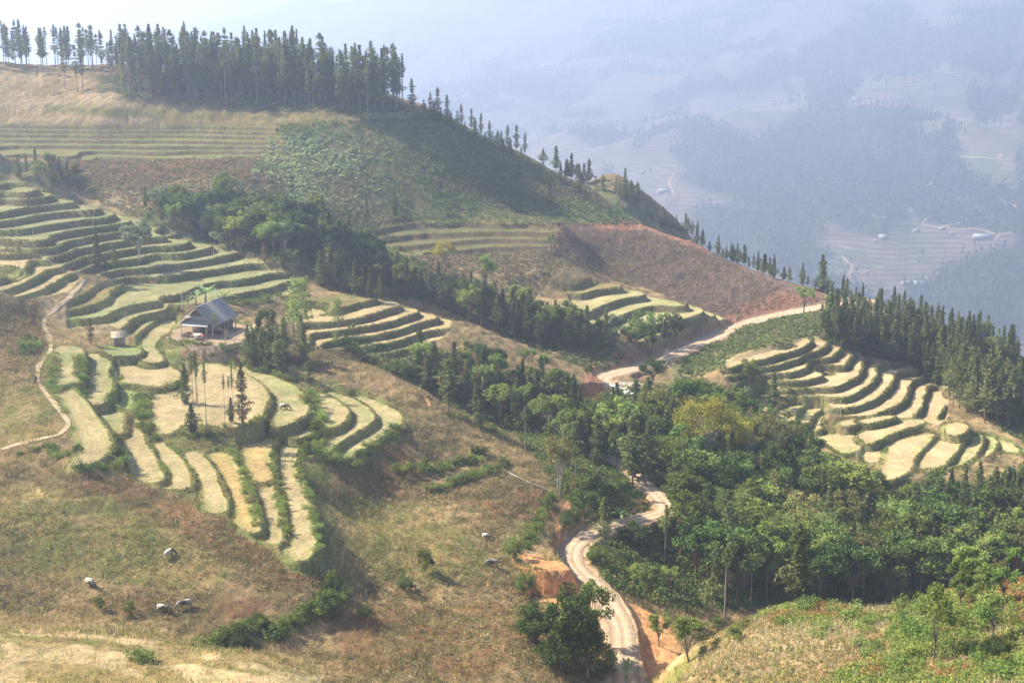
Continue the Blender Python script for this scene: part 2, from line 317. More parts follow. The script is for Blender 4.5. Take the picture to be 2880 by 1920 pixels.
def blur(Z, n=1):
    for _ in range(n):
        Q = Z.copy(); Q[1:-1] = (Z[:-2] + 2 * Z[1:-1] + Z[2:]) / 4; Z = Q.copy(); Z[:, 1:-1] = (Q[:, :-2] + 2 * Q[:, 1:-1] + Q[:, 2:]) / 4
    return Z
S = blur(S, 3)
X = av[None, :] * yv[:, None]; Y = np.repeat(yv[:, None], NA, 1)
Sa = np.gradient(S, av, axis=1); SY = np.gradient(S, yv, axis=0)
G = np.hypot(Sa / Y, SY - av[None, :] * Sa / Y)
PU, PV = project(X, Y, S)

CL = {'dim_straw': ((.31, .27, .14), (.22, .23, .10)), 'tan_field': ((.46, .33, .19), (.36, .28, .15)), 'straw': ((.46, .34, .185), (.34, .28, .14)), 'green_straw': ((.24, .25, .105), (.40, .315, .165)), 'ochre': ((.46, .32, .13), (.36, .26, .12)),
      'green': ((.20, .27, .07), (.26, .29, .10)), 'mud': ((.42, .31, .20), (.33, .24, .15)), 'grass': ((.17, .19, .06), (.21, .18, .075)),
      'bank': ((.17, .13, .075), (.12, .13, .05)), 'brown': ((.17, .12, .075), (.13, .115, .055)), 'bushy': ((.12, .13, .05), (.15, .12, .06)),
      'dry': ((.28, .20, .10), (.13, .105, .05)), 'olive': ((.15, .15, .05), (.27, .20, .09)), 'tan': ((.38, .28, .15), (.25, .19, .09)),
      'plough': ((.15, .105, .08), (.115, .085, .065)), 'slope': ((.11, .135, .05), (.18, .145, .075)), 'litter': ((.13, .10, .05), (.09, .10, .04)),
      'red': ((.29, .15, .09), (.22, .12, .08)), 'fern': ((.17, .17, .05), (.25, .15, .06)), 'rust': ((.20, .12, .06), (.12, .10, .045)),
      'orange': ((.56, .31, .14), (.40, .20, .09)), 'sand': ((.44, .31, .19), (.36, .25, .15)), 'gravel': ((.42, .38, .33), (.33, .29, .25))}
nA = fbm(X, Y, 9, 3); nB = fbm(X, Y, 2.2, 11, 3); nC = vnoise(X, Y, .9, 5)
mixn = np.clip(.5 + .5 * nA + .6 * nB + .3 * nC, 0, 1)[..., None]
def colr(name, m=None):
    a, b = CL[name]; m = mixn if m is None else m
    return np.array(a) * m + np.array(b) * (1 - m)
RGB = colr('dry').copy()
tread = np.zeros(S.shape); riser = np.zeros(S.shape); veg = np.ones(S.shape)   # veg: how much cover may be scattered
def region(name, P, yr, feather=10, v=None, wob=14):
    """colour of a field or slope: everything inside the outline at that distance"""
    lo, hi = P.min(0) - 40, P.max(0) + 40
    m = (PU > lo[0]) & (PU < hi[0]) & (PV > lo[1]) & (PV < hi[1]) & (Y > yr[0]) & (Y < yr[1])
    jj, ii = np.nonzero(m)
    if len(jj) == 0: return m
    sd = poly_sd(PU[jj, ii], PV[jj, ii], P) + wob * nB[jj, ii] * .6 + wob * .5 * nA[jj, ii]
    w = sstep(feather, -feather, sd)[:, None]
    RGB[jj, ii] = RGB[jj, ii] * (1 - w) + colr(name, mixn[jj, ii]) * w
    if v is not None:
        veg[jj, ii] = veg[jj, ii] * (1 - w[:, 0]) + v * w[:, 0]
D_ = lambda *p: px('D', *p)
region('slope', D_(-300, 380, 620, 360, 700, 265, 1000, 250, 1500, 480, 1510, 520, 860, 530, 700, 700, -300, 640), (325, 520))
region('rust', D_(100, 360, 640, 355, 660, 400, 560, 440, 480, 430, 330, 440, 180, 430, 100, 380), (345, 420))
region('tan', D_(200, 440, 330, 440, 420, 410, 600, 415, 640, 440, 500, 470, 300, 490, 200, 480), (335, 400))
region('tan', D_(-100, 160, 180, 165, 350, 262, 620, 262, 640, 290, -100, 292), (400, 480), 12)
region('olive', D_(100, 240, 300, 245, 620, 262, 960, 262, 960, 290, 640, 292, 300, 280, 100, 260), (395, 480))
region('litter', D_(230, 195, 930, 195, 920, 262, 500, 250, 300, 236), (405, 520))
region('brown', D_(860, 520, 1300, 515, 1280, 640, 1100, 640, 1000, 610, 880, 590), (330, 400))
region('plough', D_(1255, 518, 1490, 512, 1870, 665, 1840, 700, 1700, 735, 1650, 730, 1560, 700, 1440, 640, 1300, 610, 1250, 560), (335, 460), 6, .12, 6)
region('red', D_(1330, 512, 1500, 508, 1720, 600, 1715, 608, 1560, 560, 1480, 528, 1400, 532), (400, 470), 4, .1, 8)
region('tan', D_(1000, 610, 1260, 620, 1300, 700, 1240, 740, 1120, 700, 1000, 650), (310, 370), 14)
region('brown', D_(1250, 600, 1450, 600, 1450, 650, 1290, 665, 1240, 640), (330, 400))
region('red', D_(1700, 700, 1790, 672, 1880, 672, 1890, 700, 1840, 712, 1760, 735, 1700, 745), (350, 392), 5, .2)
region('slope', D_(1540, 800, 1700, 740, 1880, 715, 1890, 780, 1750, 810, 1640, 850, 1540, 880), (295, 362), 8)
region('olive', D_(1600, 830, 1830, 780, 1850, 790, 1690, 830, 1640, 850), (295, 345), 8)
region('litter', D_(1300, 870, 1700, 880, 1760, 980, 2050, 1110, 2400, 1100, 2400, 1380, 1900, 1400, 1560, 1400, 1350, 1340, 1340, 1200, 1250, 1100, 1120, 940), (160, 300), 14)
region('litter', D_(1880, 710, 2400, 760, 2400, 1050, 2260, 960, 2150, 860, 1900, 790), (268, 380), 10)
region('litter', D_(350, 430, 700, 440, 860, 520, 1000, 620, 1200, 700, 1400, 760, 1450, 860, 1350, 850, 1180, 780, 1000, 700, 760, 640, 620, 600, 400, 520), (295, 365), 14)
region('dry', D_(700, 800, 950, 870, 1100, 975, 1250, 1050, 1280, 1180, 1200, 1300, 700, 1300, 760, 1060, 930, 1010, 900, 900), (165, 262), 10)
region('olive', D_(760, 1130, 960, 1130, 1100, 1250, 1200, 1330, 900, 1400, 740, 1350), (150, 215), 20)
region('rust', D_(760, 1050, 920, 1010, 960, 1060, 1000, 1120, 900, 1160, 780, 1110), (190, 235), 12)
region('rust', D_(1000, 1130, 1250, 1110, 1270, 1150, 1260, 1200, 1100, 1180), (190, 225), 10)
region('olive', D_(-60, 1110, 300, 1130, 420, 1230, 560, 1330, 400, 1370, 200, 1330, -60, 1320), (140, 190), 18)
region('dry', D_(-60, 1330, 200, 1340, 500, 1370, 760, 1330, 1200, 1340, 1260, 1568, 750, 1568, 500, 1460, -60, 1420), (120, 185), 14)
region('rust', D_(100, 1060, 350, 1090, 560, 1200, 740, 1320, 700, 1360, 480, 1260, 250, 1140, 80, 1110), (150, 200), 16)
region('rust', D_(200, 1370, 420, 1360, 620, 1380, 600, 1430, 380, 1430, 200, 1410), (140, 175), 16)
region('rust', D_(740, 1400, 1180, 1380, 1230, 1500, 1100, 1560, 800, 1540), (138, 175), 20)
region('olive', D_(0, 880, 120, 890, 160, 980, 100, 1020, 0, 1030), (185, 225), 10)
region('grass', D_(70, 790, 200, 780, 330, 760, 400, 770, 430, 830, 600, 830, 780, 880, 940, 960, 930, 1010, 760, 1060, 760, 1300, 700, 1310, 560, 1220, 420, 1140, 260, 1090, 160, 1060, 200, 980, 100, 900), (160, 275), 8)
region('rust', D_(-60, 690, 90, 700, 120, 770, 80, 860, -60, 860), (215, 280), 14)
region('tan', D_(100, 640, 250, 640, 400, 700, 380, 780, 250, 800, 120, 800, 90, 740), (225, 300), 14)
region('fern', D_(1500, 1560, 1620, 1470, 1760, 1410, 1960, 1410, 2100, 1370, 2400, 1310, 2600, 1300, 2600, 1700, 1400, 1700), (85, 165), 8)
region('tan', D_(1600, 1500, 1700, 1450, 1900, 1430, 2000, 1450, 1900, 1520, 1700, 1560, 1580, 1560), (110, 160), 14)
region('tan', D_(1740, 1400, 1930, 1395, 1960, 1412, 1800, 1430), (140, 165), 5, .2)
region('straw', D_(-60, 1445, 250, 1450, 500, 1490, 760, 1540, 700, 1600, -60, 1600), (90, 140), 8, .5)
for q in ((0, 1452, 200, 1462, 420, 1500, 620, 1545, 600, 1556, 400, 1518, 180, 1482, 0, 1474), (60, 1520, 200, 1525, 360, 1568, 200, 1590, 60, 1560), (150, 1444, 330, 1450, 560, 1498, 740, 1540, 700, 1548, 500, 1504, 300, 1468, 150, 1456),
          (280, 1500, 400, 1540, 460, 1580, 420, 1590, 330, 1550), (-60, 1400, 160, 1408, 330, 1440, 300, 1452, 100, 1444, -60, 1440)): region('olive', D_(*q), (90, 140), 5)
region('orange', D_(1215, 1278, 1325, 1285, 1340, 1340, 1310, 1400, 1250, 1370), (160, 192), 5, .1, 6)
region('orange', D_(1390, 1360, 1480, 1350, 1550, 1460, 1580, 1520, 1500, 1560, 1390, 1560), (140, 182), 6, .05, 10)
region('orange', D_(1440, 1135, 1500, 1130, 1500, 1185, 1430, 1185), (200, 222), 5, .1, 6)
region('sand', D_(1520, 1170, 1590, 1160, 1610, 1200, 1540, 1200), (195, 222), 5, .1, 6)
region('red', D_(1330, 800, 1480, 800, 1480, 860, 1370, 870), (298, 345), 5, .2, 6)
region('red', D_(1340, 860, 1400, 860, 1400, 925, 1350, 930), (270, 300), 5, .2, 6)
region('gravel', D_(1385, 872, 1480, 880, 1490, 920, 1410, 930), (270, 300), 5, .1, 6)
region('red', D_(1700, 700, 1640, 740, 1560, 760, 1540, 785, 1600, 800, 1680, 752), (320, 365), 5, .3)

region('olive', D_(1600, 850, 1650, 790, 1850, 740, 1880, 780, 1700, 840), (295, 350), 8)
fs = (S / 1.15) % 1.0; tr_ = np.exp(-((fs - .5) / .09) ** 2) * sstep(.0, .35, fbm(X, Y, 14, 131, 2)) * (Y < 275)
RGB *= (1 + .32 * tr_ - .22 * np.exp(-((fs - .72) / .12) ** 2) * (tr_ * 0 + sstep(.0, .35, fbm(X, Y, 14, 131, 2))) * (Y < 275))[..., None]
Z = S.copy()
rough = (.16 * nB + .10 * nC + .22 * nA)
# contour terraces
for g in GROUPS:
    P = g['poly']; lo, hi = P.min(0) - 30, P.max(0) + 30
    m = (PU > lo[0]) & (PU < hi[0]) & (PV > lo[1]) & (PV < hi[1]) & (Y > g['yr'][0]) & (Y < g['yr'][1])
    jj, ii = np.nonzero(m)
    sd = poly_sd(PU[jj, ii], PV[jj, ii], P); wt = sstep(7, -4, sd)
    H = np.array(sorted(l[0] for l in g['lips']))
    st = np.median(np.diff(H)); H = np.concatenate([[H[0] - st], H, [H[-1] + st]])
    s = S[jj, ii] + .05 * nB[jj, ii]; gr = np.clip(G[jj, ii], .06, 3)
    k = np.clip(np.searchsorted(H, s, 'right') - 1, 0, len(H) - 2)
    lowr, upr = H[k], H[k + 1]; ok = (s > H[0]) & (s < H[-1])
    sp_ = (upr - lowr) / gr; w = np.minimum(g['w'], sp_ * .5)
    d = (upr - s) / gr; r = np.clip(1 - d / w, 0, 1)
    z = lowr + (upr - lowr) * (r * .6 + .4 * sstep(0, 1, r))
    z += .10 * np.exp(-((s - lowr) / gr / .35) ** 2)                     # little bund along the lip
    wt = wt * ok
    Z[jj, ii] = Z[jj, ii] * (1 - wt) + z * wt
    isr = (d < w + .25) | ((s - lowr) / gr < .35)
    tread[jj, ii] = np.maximum(tread[jj, ii] * (1 - wt), wt * ~isr); riser[jj, ii] = np.maximum(riser[jj, ii] * (1 - wt), wt * isr)
    tone = np.sin(k * 2.4)[:, None] * .12
    cm = np.clip(mixn[jj, ii] * .6 + .2 + tone, 0, 1)
    ct = colr(g['cols'][0], cm); ct[k >= len(H) - 2] = colr('olive', mixn[jj, ii][k >= len(H) - 2]); cr = colr(g['cols'][1], mixn[jj, ii])
    lip = np.exp(-(np.where(d < w, 9, (s - lowr) / gr) / .5) ** 2)[:, None] * .7
    c = np.where(isr[:, None] & (d < w + .25)[:, None], cr, ct * (1 - lip) + np.array((.20, .23, .07)) * lip)
    RGB[jj, ii] = RGB[jj, ii] * (1 - wt[:, None]) + c * wt[:, None]
# single fields, lowest first
for hh, P, cn, wd in sorted(PADS, key=lambda q: q[0]):
    Q = at_z(P[:, 0], P[:, 1], hh); lo, hi = Q.min(0) - 3, Q.max(0) + 3
    jj, ii = np.nonzero((X > lo[0]) & (X < hi[0]) & (Y > lo[1]) & (Y < hi[1]))
    sd = poly_sd(X[jj, ii], Y[jj, ii], Q) - .75 + .15 * nB[jj, ii]
    m = sstep(wd, 0, sd)
    zz = hh + .12 * np.exp(-((sd + .25) / .25) ** 2)
    Z[jj, ii] = Z[jj, ii] * (1 - m) + zz * m
    ins = sd < -.35; rz = (sd >= -.35) & (sd < wd + .2)
    tread[jj, ii] = np.where(ins, 1, tread[jj, ii]); tread[jj, ii] = np.where(rz, 0, tread[jj, ii])
    riser[jj, ii] = np.where(rz, 1, np.where(ins, 0, riser[jj, ii]))
    wi = sstep(-.2, -.5, sd)[:, None]; wr = (sstep(-.5, -.2, sd) * sstep(wd + .5, wd, sd))[:, None]
    c = RGB[jj, ii]; cr = colr('grass', mixn[jj, ii]) if cn not in ('mud', 'orange') else colr(cn, mixn[jj, ii])
    c = c * (1 - wr) + cr * wr; RGB[jj, ii] = c * (1 - wi) + colr(cn, np.clip(mixn[jj, ii] * .9 + .05, 0, 1)) * wi
    eg = (np.exp(-((sd + .9) / .7) ** 2) * np.clip(.35 + .5 * nA[jj, ii] + .3 * nB[jj, ii], 0, .6))[:, None]; RGB[jj, ii] = RGB[jj, ii] * (1 - eg) + np.array((.22, .25, .08)) * eg if cn not in ('mud', 'orange') else RGB[jj, ii]
# the road, cut into the slope
HW = 1.5
lo, hi = ROADP.min(0) - 8, ROADP.max(0) + 8
jj, ii = np.nonzero((X > lo[0]) & (X < hi[0]) & (Y > lo[1]) & (Y < hi[1]) & (np.abs(Z + 77) < 14))
d, pos = line_d(X[jj, ii], Y[jj, ii], ROADP)
k0 = np.minimum(pos.astype(int), len(ROADZ) - 2); rz = ROADZ[k0] + (ROADZ[k0 + 1] - ROADZ[k0]) * (pos - k0)
dz = Z[jj, ii] - rz
cutw = np.clip(np.abs(dz) * .55, .7, 3.5)
hw = HW + .25 * nB[jj, ii] + np.where(Y[jj, ii] < 215, .6, 0) + np.where(Y[jj, ii] > 300, 1.3, 0)
m = sstep(cutw, 0, d - hw)
RGB_c = RGB[jj, ii]
red = (m * (d > hw) * sstep(.3, 1.0, dz))[:, None]
RGB_c = RGB_c * (1 - red) + np.where((Y[jj, ii] < 230)[:, None], colr('orange', mixn[jj, ii]), colr('red', mixn[jj, ii])) * red
wr = sstep(.6, 0, d - hw)[:, None]
RGB_c = RGB_c * (1 - wr) + colr('sand', mixn[jj, ii]) * wr
RGB[jj, ii] = RGB_c
Z[jj, ii] = Z[jj, ii] * (1 - m) + (rz - .03) * m
tread[jj, ii] *= 1 - m; riser[jj, ii] *= 1 - m
road_m = np.zeros(S.shape); road_m[jj, ii] = np.maximum(wr[:, 0], red[:, 0])
veg = veg * (1 - road_m) * (1 - .0 * tread)
Z = Z + rough * (1 - tread) * (1 - riser * .75) * (1 - road_m * .9) * np.clip(Y / 200, .5, 1.6)
# shallow furrows of the ploughed slope are left to its material

def samp(A, x, y):
    a = np.asarray(x, float) / np.asarray(y, float); fj = (a - A0) / (A1 - A0) * (NA - 1); fi = np.log(np.asarray(y, float) / Y0) / math.log(Y1 / Y0) * (NY - 1)
    fj = np.clip(fj, 0, NA - 1.001); fi = np.clip(fi, 0, NY - 1.001); i0 = fi.astype(int); j0 = fj.astype(int); t = fi - i0; s = fj - j0
    if A.ndim == 3: t = t[..., None]; s = s[..., None]
    return (A[i0, j0] * (1 - s) + A[i0, j0 + 1] * s) * (1 - t) + (A[i0 + 1, j0] * (1 - s) + A[i0 + 1, j0 + 1] * s) * t
def gz(x, y): return float(samp(Z, np.array([x]), np.array([y]))[0])
def ground(u, v, ymax=560, ymin=95):
    """where the line of sight through a photo point (2880 px) meets the land; the nearest miss if it meets none"""
    dx, dy, dz = ray(u, v); ys = np.arange(ymin, ymax, .4); t = ys / dy
    d = dz * t - samp(Z, dx * t, ys)
    h_ = np.nonzero(d < 0)[0]
    k = h_[0] if len(h_) else int(np.argmin(d[ys > 200])) + int((ys <= 200).sum())
    return float(dx * t[k]), float(ys[k]), gz(dx * t[k], ys[k])

# ------------------------------------------------------------------ mesh and material helpers
def link(o): COL.objects.link(o); return o
def mesh_np(name, V, Fs, mats, smooth=False, col=None, fmat=None):
    """V (n,3), Fs a list of face arrays (m,3) or (m,4)"""
    me = bpy.data.meshes.new(name)
    V = np.asarray(V, np.float32); me.vertices.add(len(V)); me.vertices.foreach_set('co', V.ravel())
    Fs = [np.asarray(f, np.int32) for f in Fs if len(f)]
    loops = np.concatenate([f.ravel() for f in Fs]); tot = np.concatenate([np.full(len(f), f.shape[1], np.int32) for f in Fs])
    st = np.concatenate([[0], np.cumsum(tot)[:-1]]).astype(np.int32)
    me.loops.add(len(loops)); me.loops.foreach_set('vertex_index', loops)
    me.polygons.add(len(tot)); me.polygons.foreach_set('loop_start', st); me.polygons.foreach_set('loop_total', tot)
    if smooth: me.polygons.foreach_set('use_smooth', np.ones(len(tot), bool))
    for m in (mats if isinstance(mats, (list, tuple)) else [mats]): me.materials.append(m)
    if fmat is not None: me.polygons.foreach_set('material_index', np.asarray(fmat, np.int32))
    if col is not None:
        ca = me.color_attributes.new('Col', 'FLOAT_COLOR', 'POINT')
        c4 = np.ones((len(V), 4), np.float32); c4[:, :3] = col; ca.data.foreach_set('color', c4.ravel())
    me.update(calc_edges=True)
    return me
def tag(o, label=None, cat=None, group=None, kind=None):
    if label: o['label'] = label
    if cat: o['category'] = cat
    if group: o['group'] = group
    if kind: o['kind'] = kind
    return o
def N(t, ty, **kw):
    n = t.nodes.new(ty)
    for k, v in kw.items():
        if k in n.inputs: n.inputs[k].default_value = v
        else: setattr(n, k, v)
    return n
def new_mat(name):
    m = bpy.data.materials.new(name); m.use_nodes = True; t = m.node_tree; t.nodes.clear()
    return m, t, N(t, 'ShaderNodeOutputMaterial')
def mixc(t, fac, a, b, mode='MIX'):
    n = t.nodes.new('ShaderNodeMix'); n.data_type = 'RGBA'; n.blend_type = mode
    if isinstance(fac, (int, float)): n.inputs[0].default_value = fac
    else: t.links.new(fac, n.inputs[0])
    for s, v in ((6, a), (7, b)):
        if isinstance(v, tuple): n.inputs[s].default_value = (*v, 1) if len(v) == 3 else v
        else: t.links.new(v, n.inputs[s])
    return n.outputs[2]
def ramp(t, src, stops):
    r = t.nodes.new('ShaderNodeValToRGB'); t.links.new(src, r.inputs[0])
    el = r.color_ramp.elements
    while len(el) < len(stops): el.new(.5)
    for e, (p, c) in zip(el, stops): e.position = p; e.color = (*c, 1) if isinstance(c, tuple) else (c, c, c, 1)
    return r.outputs[0]
def noise(t, scale, detail=4, rough=.6, vec=None):
    n = t.nodes.new('ShaderNodeTexNoise'); n.inputs['Scale'].default_value = scale; n.inputs['Detail'].default_value = detail
    n.inputs['Roughness'].default_value = rough
    if vec is not None: t.links.new(vec, n.inputs['Vector'])
    return n.outputs['Fac']

def ground_material():
    m, t, out = new_mat('ground_cover')
    at = N(t, 'ShaderNodeAttribute', attribute_name='Col'); tc = N(t, 'ShaderNodeTexCoord')
    n1 = noise(t, 1.7, 6, .75, tc.outputs['Object']); n2 = noise(t, .22, 4, .6, tc.outputs['Object'])
    f1 = ramp(t, n1, [(.28, .55), (.5, .97), (.72, 1.4)]); f2 = ramp(t, n2, [(.3, .8), (.7, 1.2)])
    c = mixc(t, 1.0, at.outputs['Color'], f1, 'MULTIPLY'); c = mixc(t, 1.0, c, f2, 'MULTIPLY')
    b = N(t, 'ShaderNodeBump', Strength=.8, Distance=.35); t.links.new(n1, b.inputs['Height'])
    p = N(t, 'ShaderNodeBsdfDiffuse', Roughness=.9); t.links.new(c, p.inputs['Color']); t.links.new(b.outputs[0], p.inputs['Normal'])
    t.links.new(p.outputs[0], out.inputs[0]); return m
M_GROUND = ground_material()
idx = np.arange(NA * NY).reshape(NY, NA)
quads = np.stack([idx[:-1, :-1], idx[:-1, 1:], idx[1:, 1:], idx[1:, :-1]], -1).reshape(-1, 4)
V = np.stack([X, Y, Z], -1).reshape(-1, 3)
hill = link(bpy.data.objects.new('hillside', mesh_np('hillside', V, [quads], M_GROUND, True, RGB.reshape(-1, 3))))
tag(hill, 'terraced brown and green valley slopes with cut fields, banks and scrub', kind='structure')

# the road surface: a sheet just above the levelled bed
def ribbon(name, P, zf, hw, mat, lift=.05, n=4, jit=0, label=None):
    P = np.array(P); seg = np.r_[0, np.cumsum(np.hypot(*np.diff(P, axis=0).T))]; L = seg[-1]
    s = np.arange(0, L, 1.0 if callable(hw) else max(.5, hw * .6)); cx = np.interp(s, seg, P[:, 0]); cy = np.interp(s, seg, P[:, 1])
    tx, ty = np.gradient(cx), np.gradient(cy); l = np.hypot(tx, ty) + 1e-9; nx_, ny_ = -ty / l, tx / l
    k = np.linspace(-1, 1, 2 * n + 1); hw_ = hw; wv = (hw_(cy) if callable(hw_) else hw_) * (1 + jit * vnoise(s, s * 0, 6, 9) + jit * .9 * vnoise(s, s * 0 + 7, 1.7, 19))
    RX = cx[:, None] + nx_[:, None] * k * wv[:, None]; RY = cy[:, None] + ny_[:, None] * k * wv[:, None]
    RZ = zf(RX, RY) + lift
    id_ = np.arange(RX.size).reshape(RX.shape)
    q = np.stack([id_[:-1, :-1], id_[:-1, 1:], id_[1:, 1:], id_[1:, :-1]], -1).reshape(-1, 4)
    me = mesh_np(name, np.stack([RX, RY, RZ], -1).reshape(-1, 3), [q], mat, True); at_ = me.attributes.new('across', 'FLOAT', 'POINT')
    at_.data.foreach_set('value', np.repeat(np.abs(k)[None], len(RX), 0).ravel().astype(np.float32)); o = link(bpy.data.objects.new(name, me))
    return tag(o, label, kind='structure')
def dirt_material(name, a, b, g):
    m, t, out = new_mat(name); tc = N(t, 'ShaderNodeTexCoord')
    n1 = noise(t, .5, 6, .7, tc.outputs['Object']); n2 = noise(t, 3.0, 5, .7, tc.outputs['Object'])
    c = ramp(t, n1, [(.3, a), (.55, b), (.75, g)]); c = mixc(t, 1.0, c, ramp(t, n2, [(.3, .7), (.7, 1.2)]), 'MULTIPLY'); ac_ = N(t, 'ShaderNodeAttribute', attribute_name='across')
    ad = N(t, 'ShaderNodeMath', operation='MULTIPLY_ADD'); t.links.new(n1, ad.inputs[0]); ad.inputs[1].default_value = .35; t.links.new(ac_.outputs['Fac'], ad.inputs[2])
    c = mixc(t, 1.0, c, ramp(t, ad.outputs[0], [(.16, .72), (.32, 1.0), (.52, 1.22), (.78, .98), (1.05, .7)]), 'MULTIPLY')
    bm = N(t, 'ShaderNodeBump', Strength=.5, Distance=.15); t.links.new(n2, bm.inputs['Height'])
    p = N(t, 'ShaderNodeBsdfDiffuse', Roughness=.9); t.links.new(c, p.inputs['Color']); t.links.new(bm.outputs[0], p.inputs['Normal'])
    t.links.new(p.outputs[0], out.inputs[0]); return m
M_ROAD = dirt_material('dirt_road', (.36, .25, .155), (.41, .31, .21), (.32, .27, .22))
M_PATH = dirt_material('foot_path', (.46, .33, .19), (.52, .40, .25), (.38, .30, .18))
M_REDPATH = dirt_material('red_path', (.50, .26, .12), (.44, .24, .13), (.55, .33, .18))
zt = lambda x, y: samp(Z, x, y)
ribbon('road', ROADP, zt, lambda y: 1.6 + 1.2 * sstep(285, 320, y) + .1 * sstep(222, 208, y), M_ROAD, .06, 5, .15, 'pale unpaved road winding level across the valley side')
def path_px(name, P, hw, mat, label, lift=.09):
    P = smooth_poly(P, 2, False); W_ = np.array([ground(u, v)[:2] for u, v in P])
    W_ = smooth_poly(W_, 1, False)
    return ribbon(name, W_, zt, hw, mat, lift, 2, .3, label)
path_px('path', px('C7', 550, 440, 530, 480, 440, 570, 350, 650, 285, 700, 300, 770, 340, 850, 330, 920, 270, 980, 240, 1050, 255, 1120), .45, M_PATH, 'narrow trodden path running down the left spur')
path_px('path', px('C2', 440, 500, 500, 620, 600, 720, 700, 850, 770, 950, 690, 1060, 550, 1100, 400, 1130, 200, 1180, 0, 1240), .5, M_PATH, 'pale footpath curving round the lower left field')
path_px('path', px('CB', 1610, 190, 1665, 215, 1668, 300, 1640, 400, 1590, 470, 1565, 540, 1570, 640), .55, M_REDPATH, 'steep red earth path dropping to the dirt road', .12)
path_px('path', px('CH', 330, 800, 390, 870, 430, 960), .5, M_REDPATH, 'short red earth gully worn in the brown slope', .12)
# ------------------------------------------------------------------ the far side of the valley
FSEEN = [(2600, 1000, 860), (2352, 790, 880), (2000, 790, 900), (1600, 700, 930), (2352, 600, 980), (2000, 600, 1010), (1600, 560, 1060), (1300, 450, 1200),
         (2352, 480, 1060), (2000, 460, 1120), (1700, 400, 1200), (1500, 330, 1320), (2352, 330, 1200), (2000, 300, 1300), (1700, 250, 1450), (1300, 250, 1550),
         (2352, 180, 1420), (2000, 160, 1550), (1700, 130, 1700), (1300, 150, 1850), (1000, 200, 1900), (700, 180, 2100), (2352, 60, 1700), (2000, 40, 1850), (1700, 20, 2000),
         (1300, 30, 2300), (1000, 60, 2500), (700, 80, 2700), (400, 120, 2800), (100, 150, 2900), (2352, -60, 2000), (1700, -60, 2500), (1300, -40, 2700), (1000, -20, 3000),
         (700, 10, 3100), (560, 22, 3200), (490, 66, 3250), (430, 52, 3200), (380, 90, 3250), (200, 120, 3300), (0, 130, 3300), (2900, 60, 1600), (2900, 600, 900)]
FHID = [(0, 900, -260), (600, 900, -260), (1200, 850, -250), (1800, 780, -235), (2352, 760, -225), (0, 1500, -230), (500, 1500, -200), (900, 1300, -210), (1000, 700, -240), (0, 700, -220), (2300, 680, -225),
        (0, 2200, -200), (500, 3800, -150), (1200, 3800, 100), (2000, 3000, 130), (0, 3900, -200), (2700, 2400, 130), (2352, 3800, 90), (-600, 3000, -150), (-600, 1500, -230)]
fp = []
for u, v, y in FSEEN:
    y *= 2.1
    x, yy, z = at_y(u * 1.22449, v * 1.22449, y); fp.append((float(x), y, float(z)))
for u, y, z in [(a, b * 2.1 if b > 1000 else b * 1.45, c * (2.1 if b > 1000 else 1.5)) for a, b, c in FHID]: fp.append(((u * 1.22449 - 1440) / F * y / cp, y, z))
FPT = np.array(fp)
FW = rbf_fit(FPT, 100.0, 50.0)
FNA, FNY = 680, 760; FA0, FA1, FY0, FY1 = -.60, .60, 630.0, 7600.0
fa = np.linspace(FA0, FA1, FNA); fy = FY0 * (FY1 / FY0) ** np.linspace(0, 1, FNY)
FX = fa[None, :] * fy[:, None]; FYY = np.repeat(fy[:, None], FNA, 1)
FZ = resize(rbf_eval(FPT, FW, 100.0, FX[::4, ::4], FYY[::4, ::4]), FNY, FNA)
rid = 1 - np.abs(fbm(FX, FYY, 640, 31, 3)) * 1.3
FZ = FZ + (rid - .5) * 52 * sstep(1500, 2500, FYY) + fbm(FX, FYY, 180, 41, 4) * 15 + fbm(FX, FYY, 25, 47, 2) * 1.5
FZ = np.minimum(FZ, 225 + 4 * vnoise(FX, FYY, 90, 3))
def fsamp(A, x, y):
    a = np.asarray(x, float) / np.asarray(y, float); fj = np.clip((a - FA0) / (FA1 - FA0) * (FNA - 1), 0, FNA - 1.001)
    fi = np.clip(np.log(np.asarray(y, float) / FY0) / math.log(FY1 / FY0) * (FNY - 1), 0, FNY - 1.001)
    i0 = fi.astype(int); j0 = fj.astype(int); t = fi - i0; s = fj - j0
    return (A[i0, j0] * (1 - s) + A[i0, j0 + 1] * s) * (1 - t) + (A[i0 + 1, j0] * (1 - s) + A[i0 + 1, j0 + 1] * s) * t
def fground(u, v):
    dx, dy, dz = ray(u, v); ys = np.arange(700, 7500, 6.0); t = ys / dy; d = dz * t - fsamp(FZ, dx * t, ys)
    h_ = np.nonzero(d < 0)[0]
    if len(h_) == 0: return None
    k = h_[0]; return float(dx * t[k]), float(ys[k]), float(fsamp(FZ, np.array(dx * t[k]), np.array(ys[k])))
FU, FV = project(FX, FYY, FZ)
fn1 = fbm(FX, FYY, 450, 51, 4); fn2 = fbm(FX, FYY, 100, 61, 4)
wood = sstep(.05, .2, fn1 * .7 + fn2 * .5)
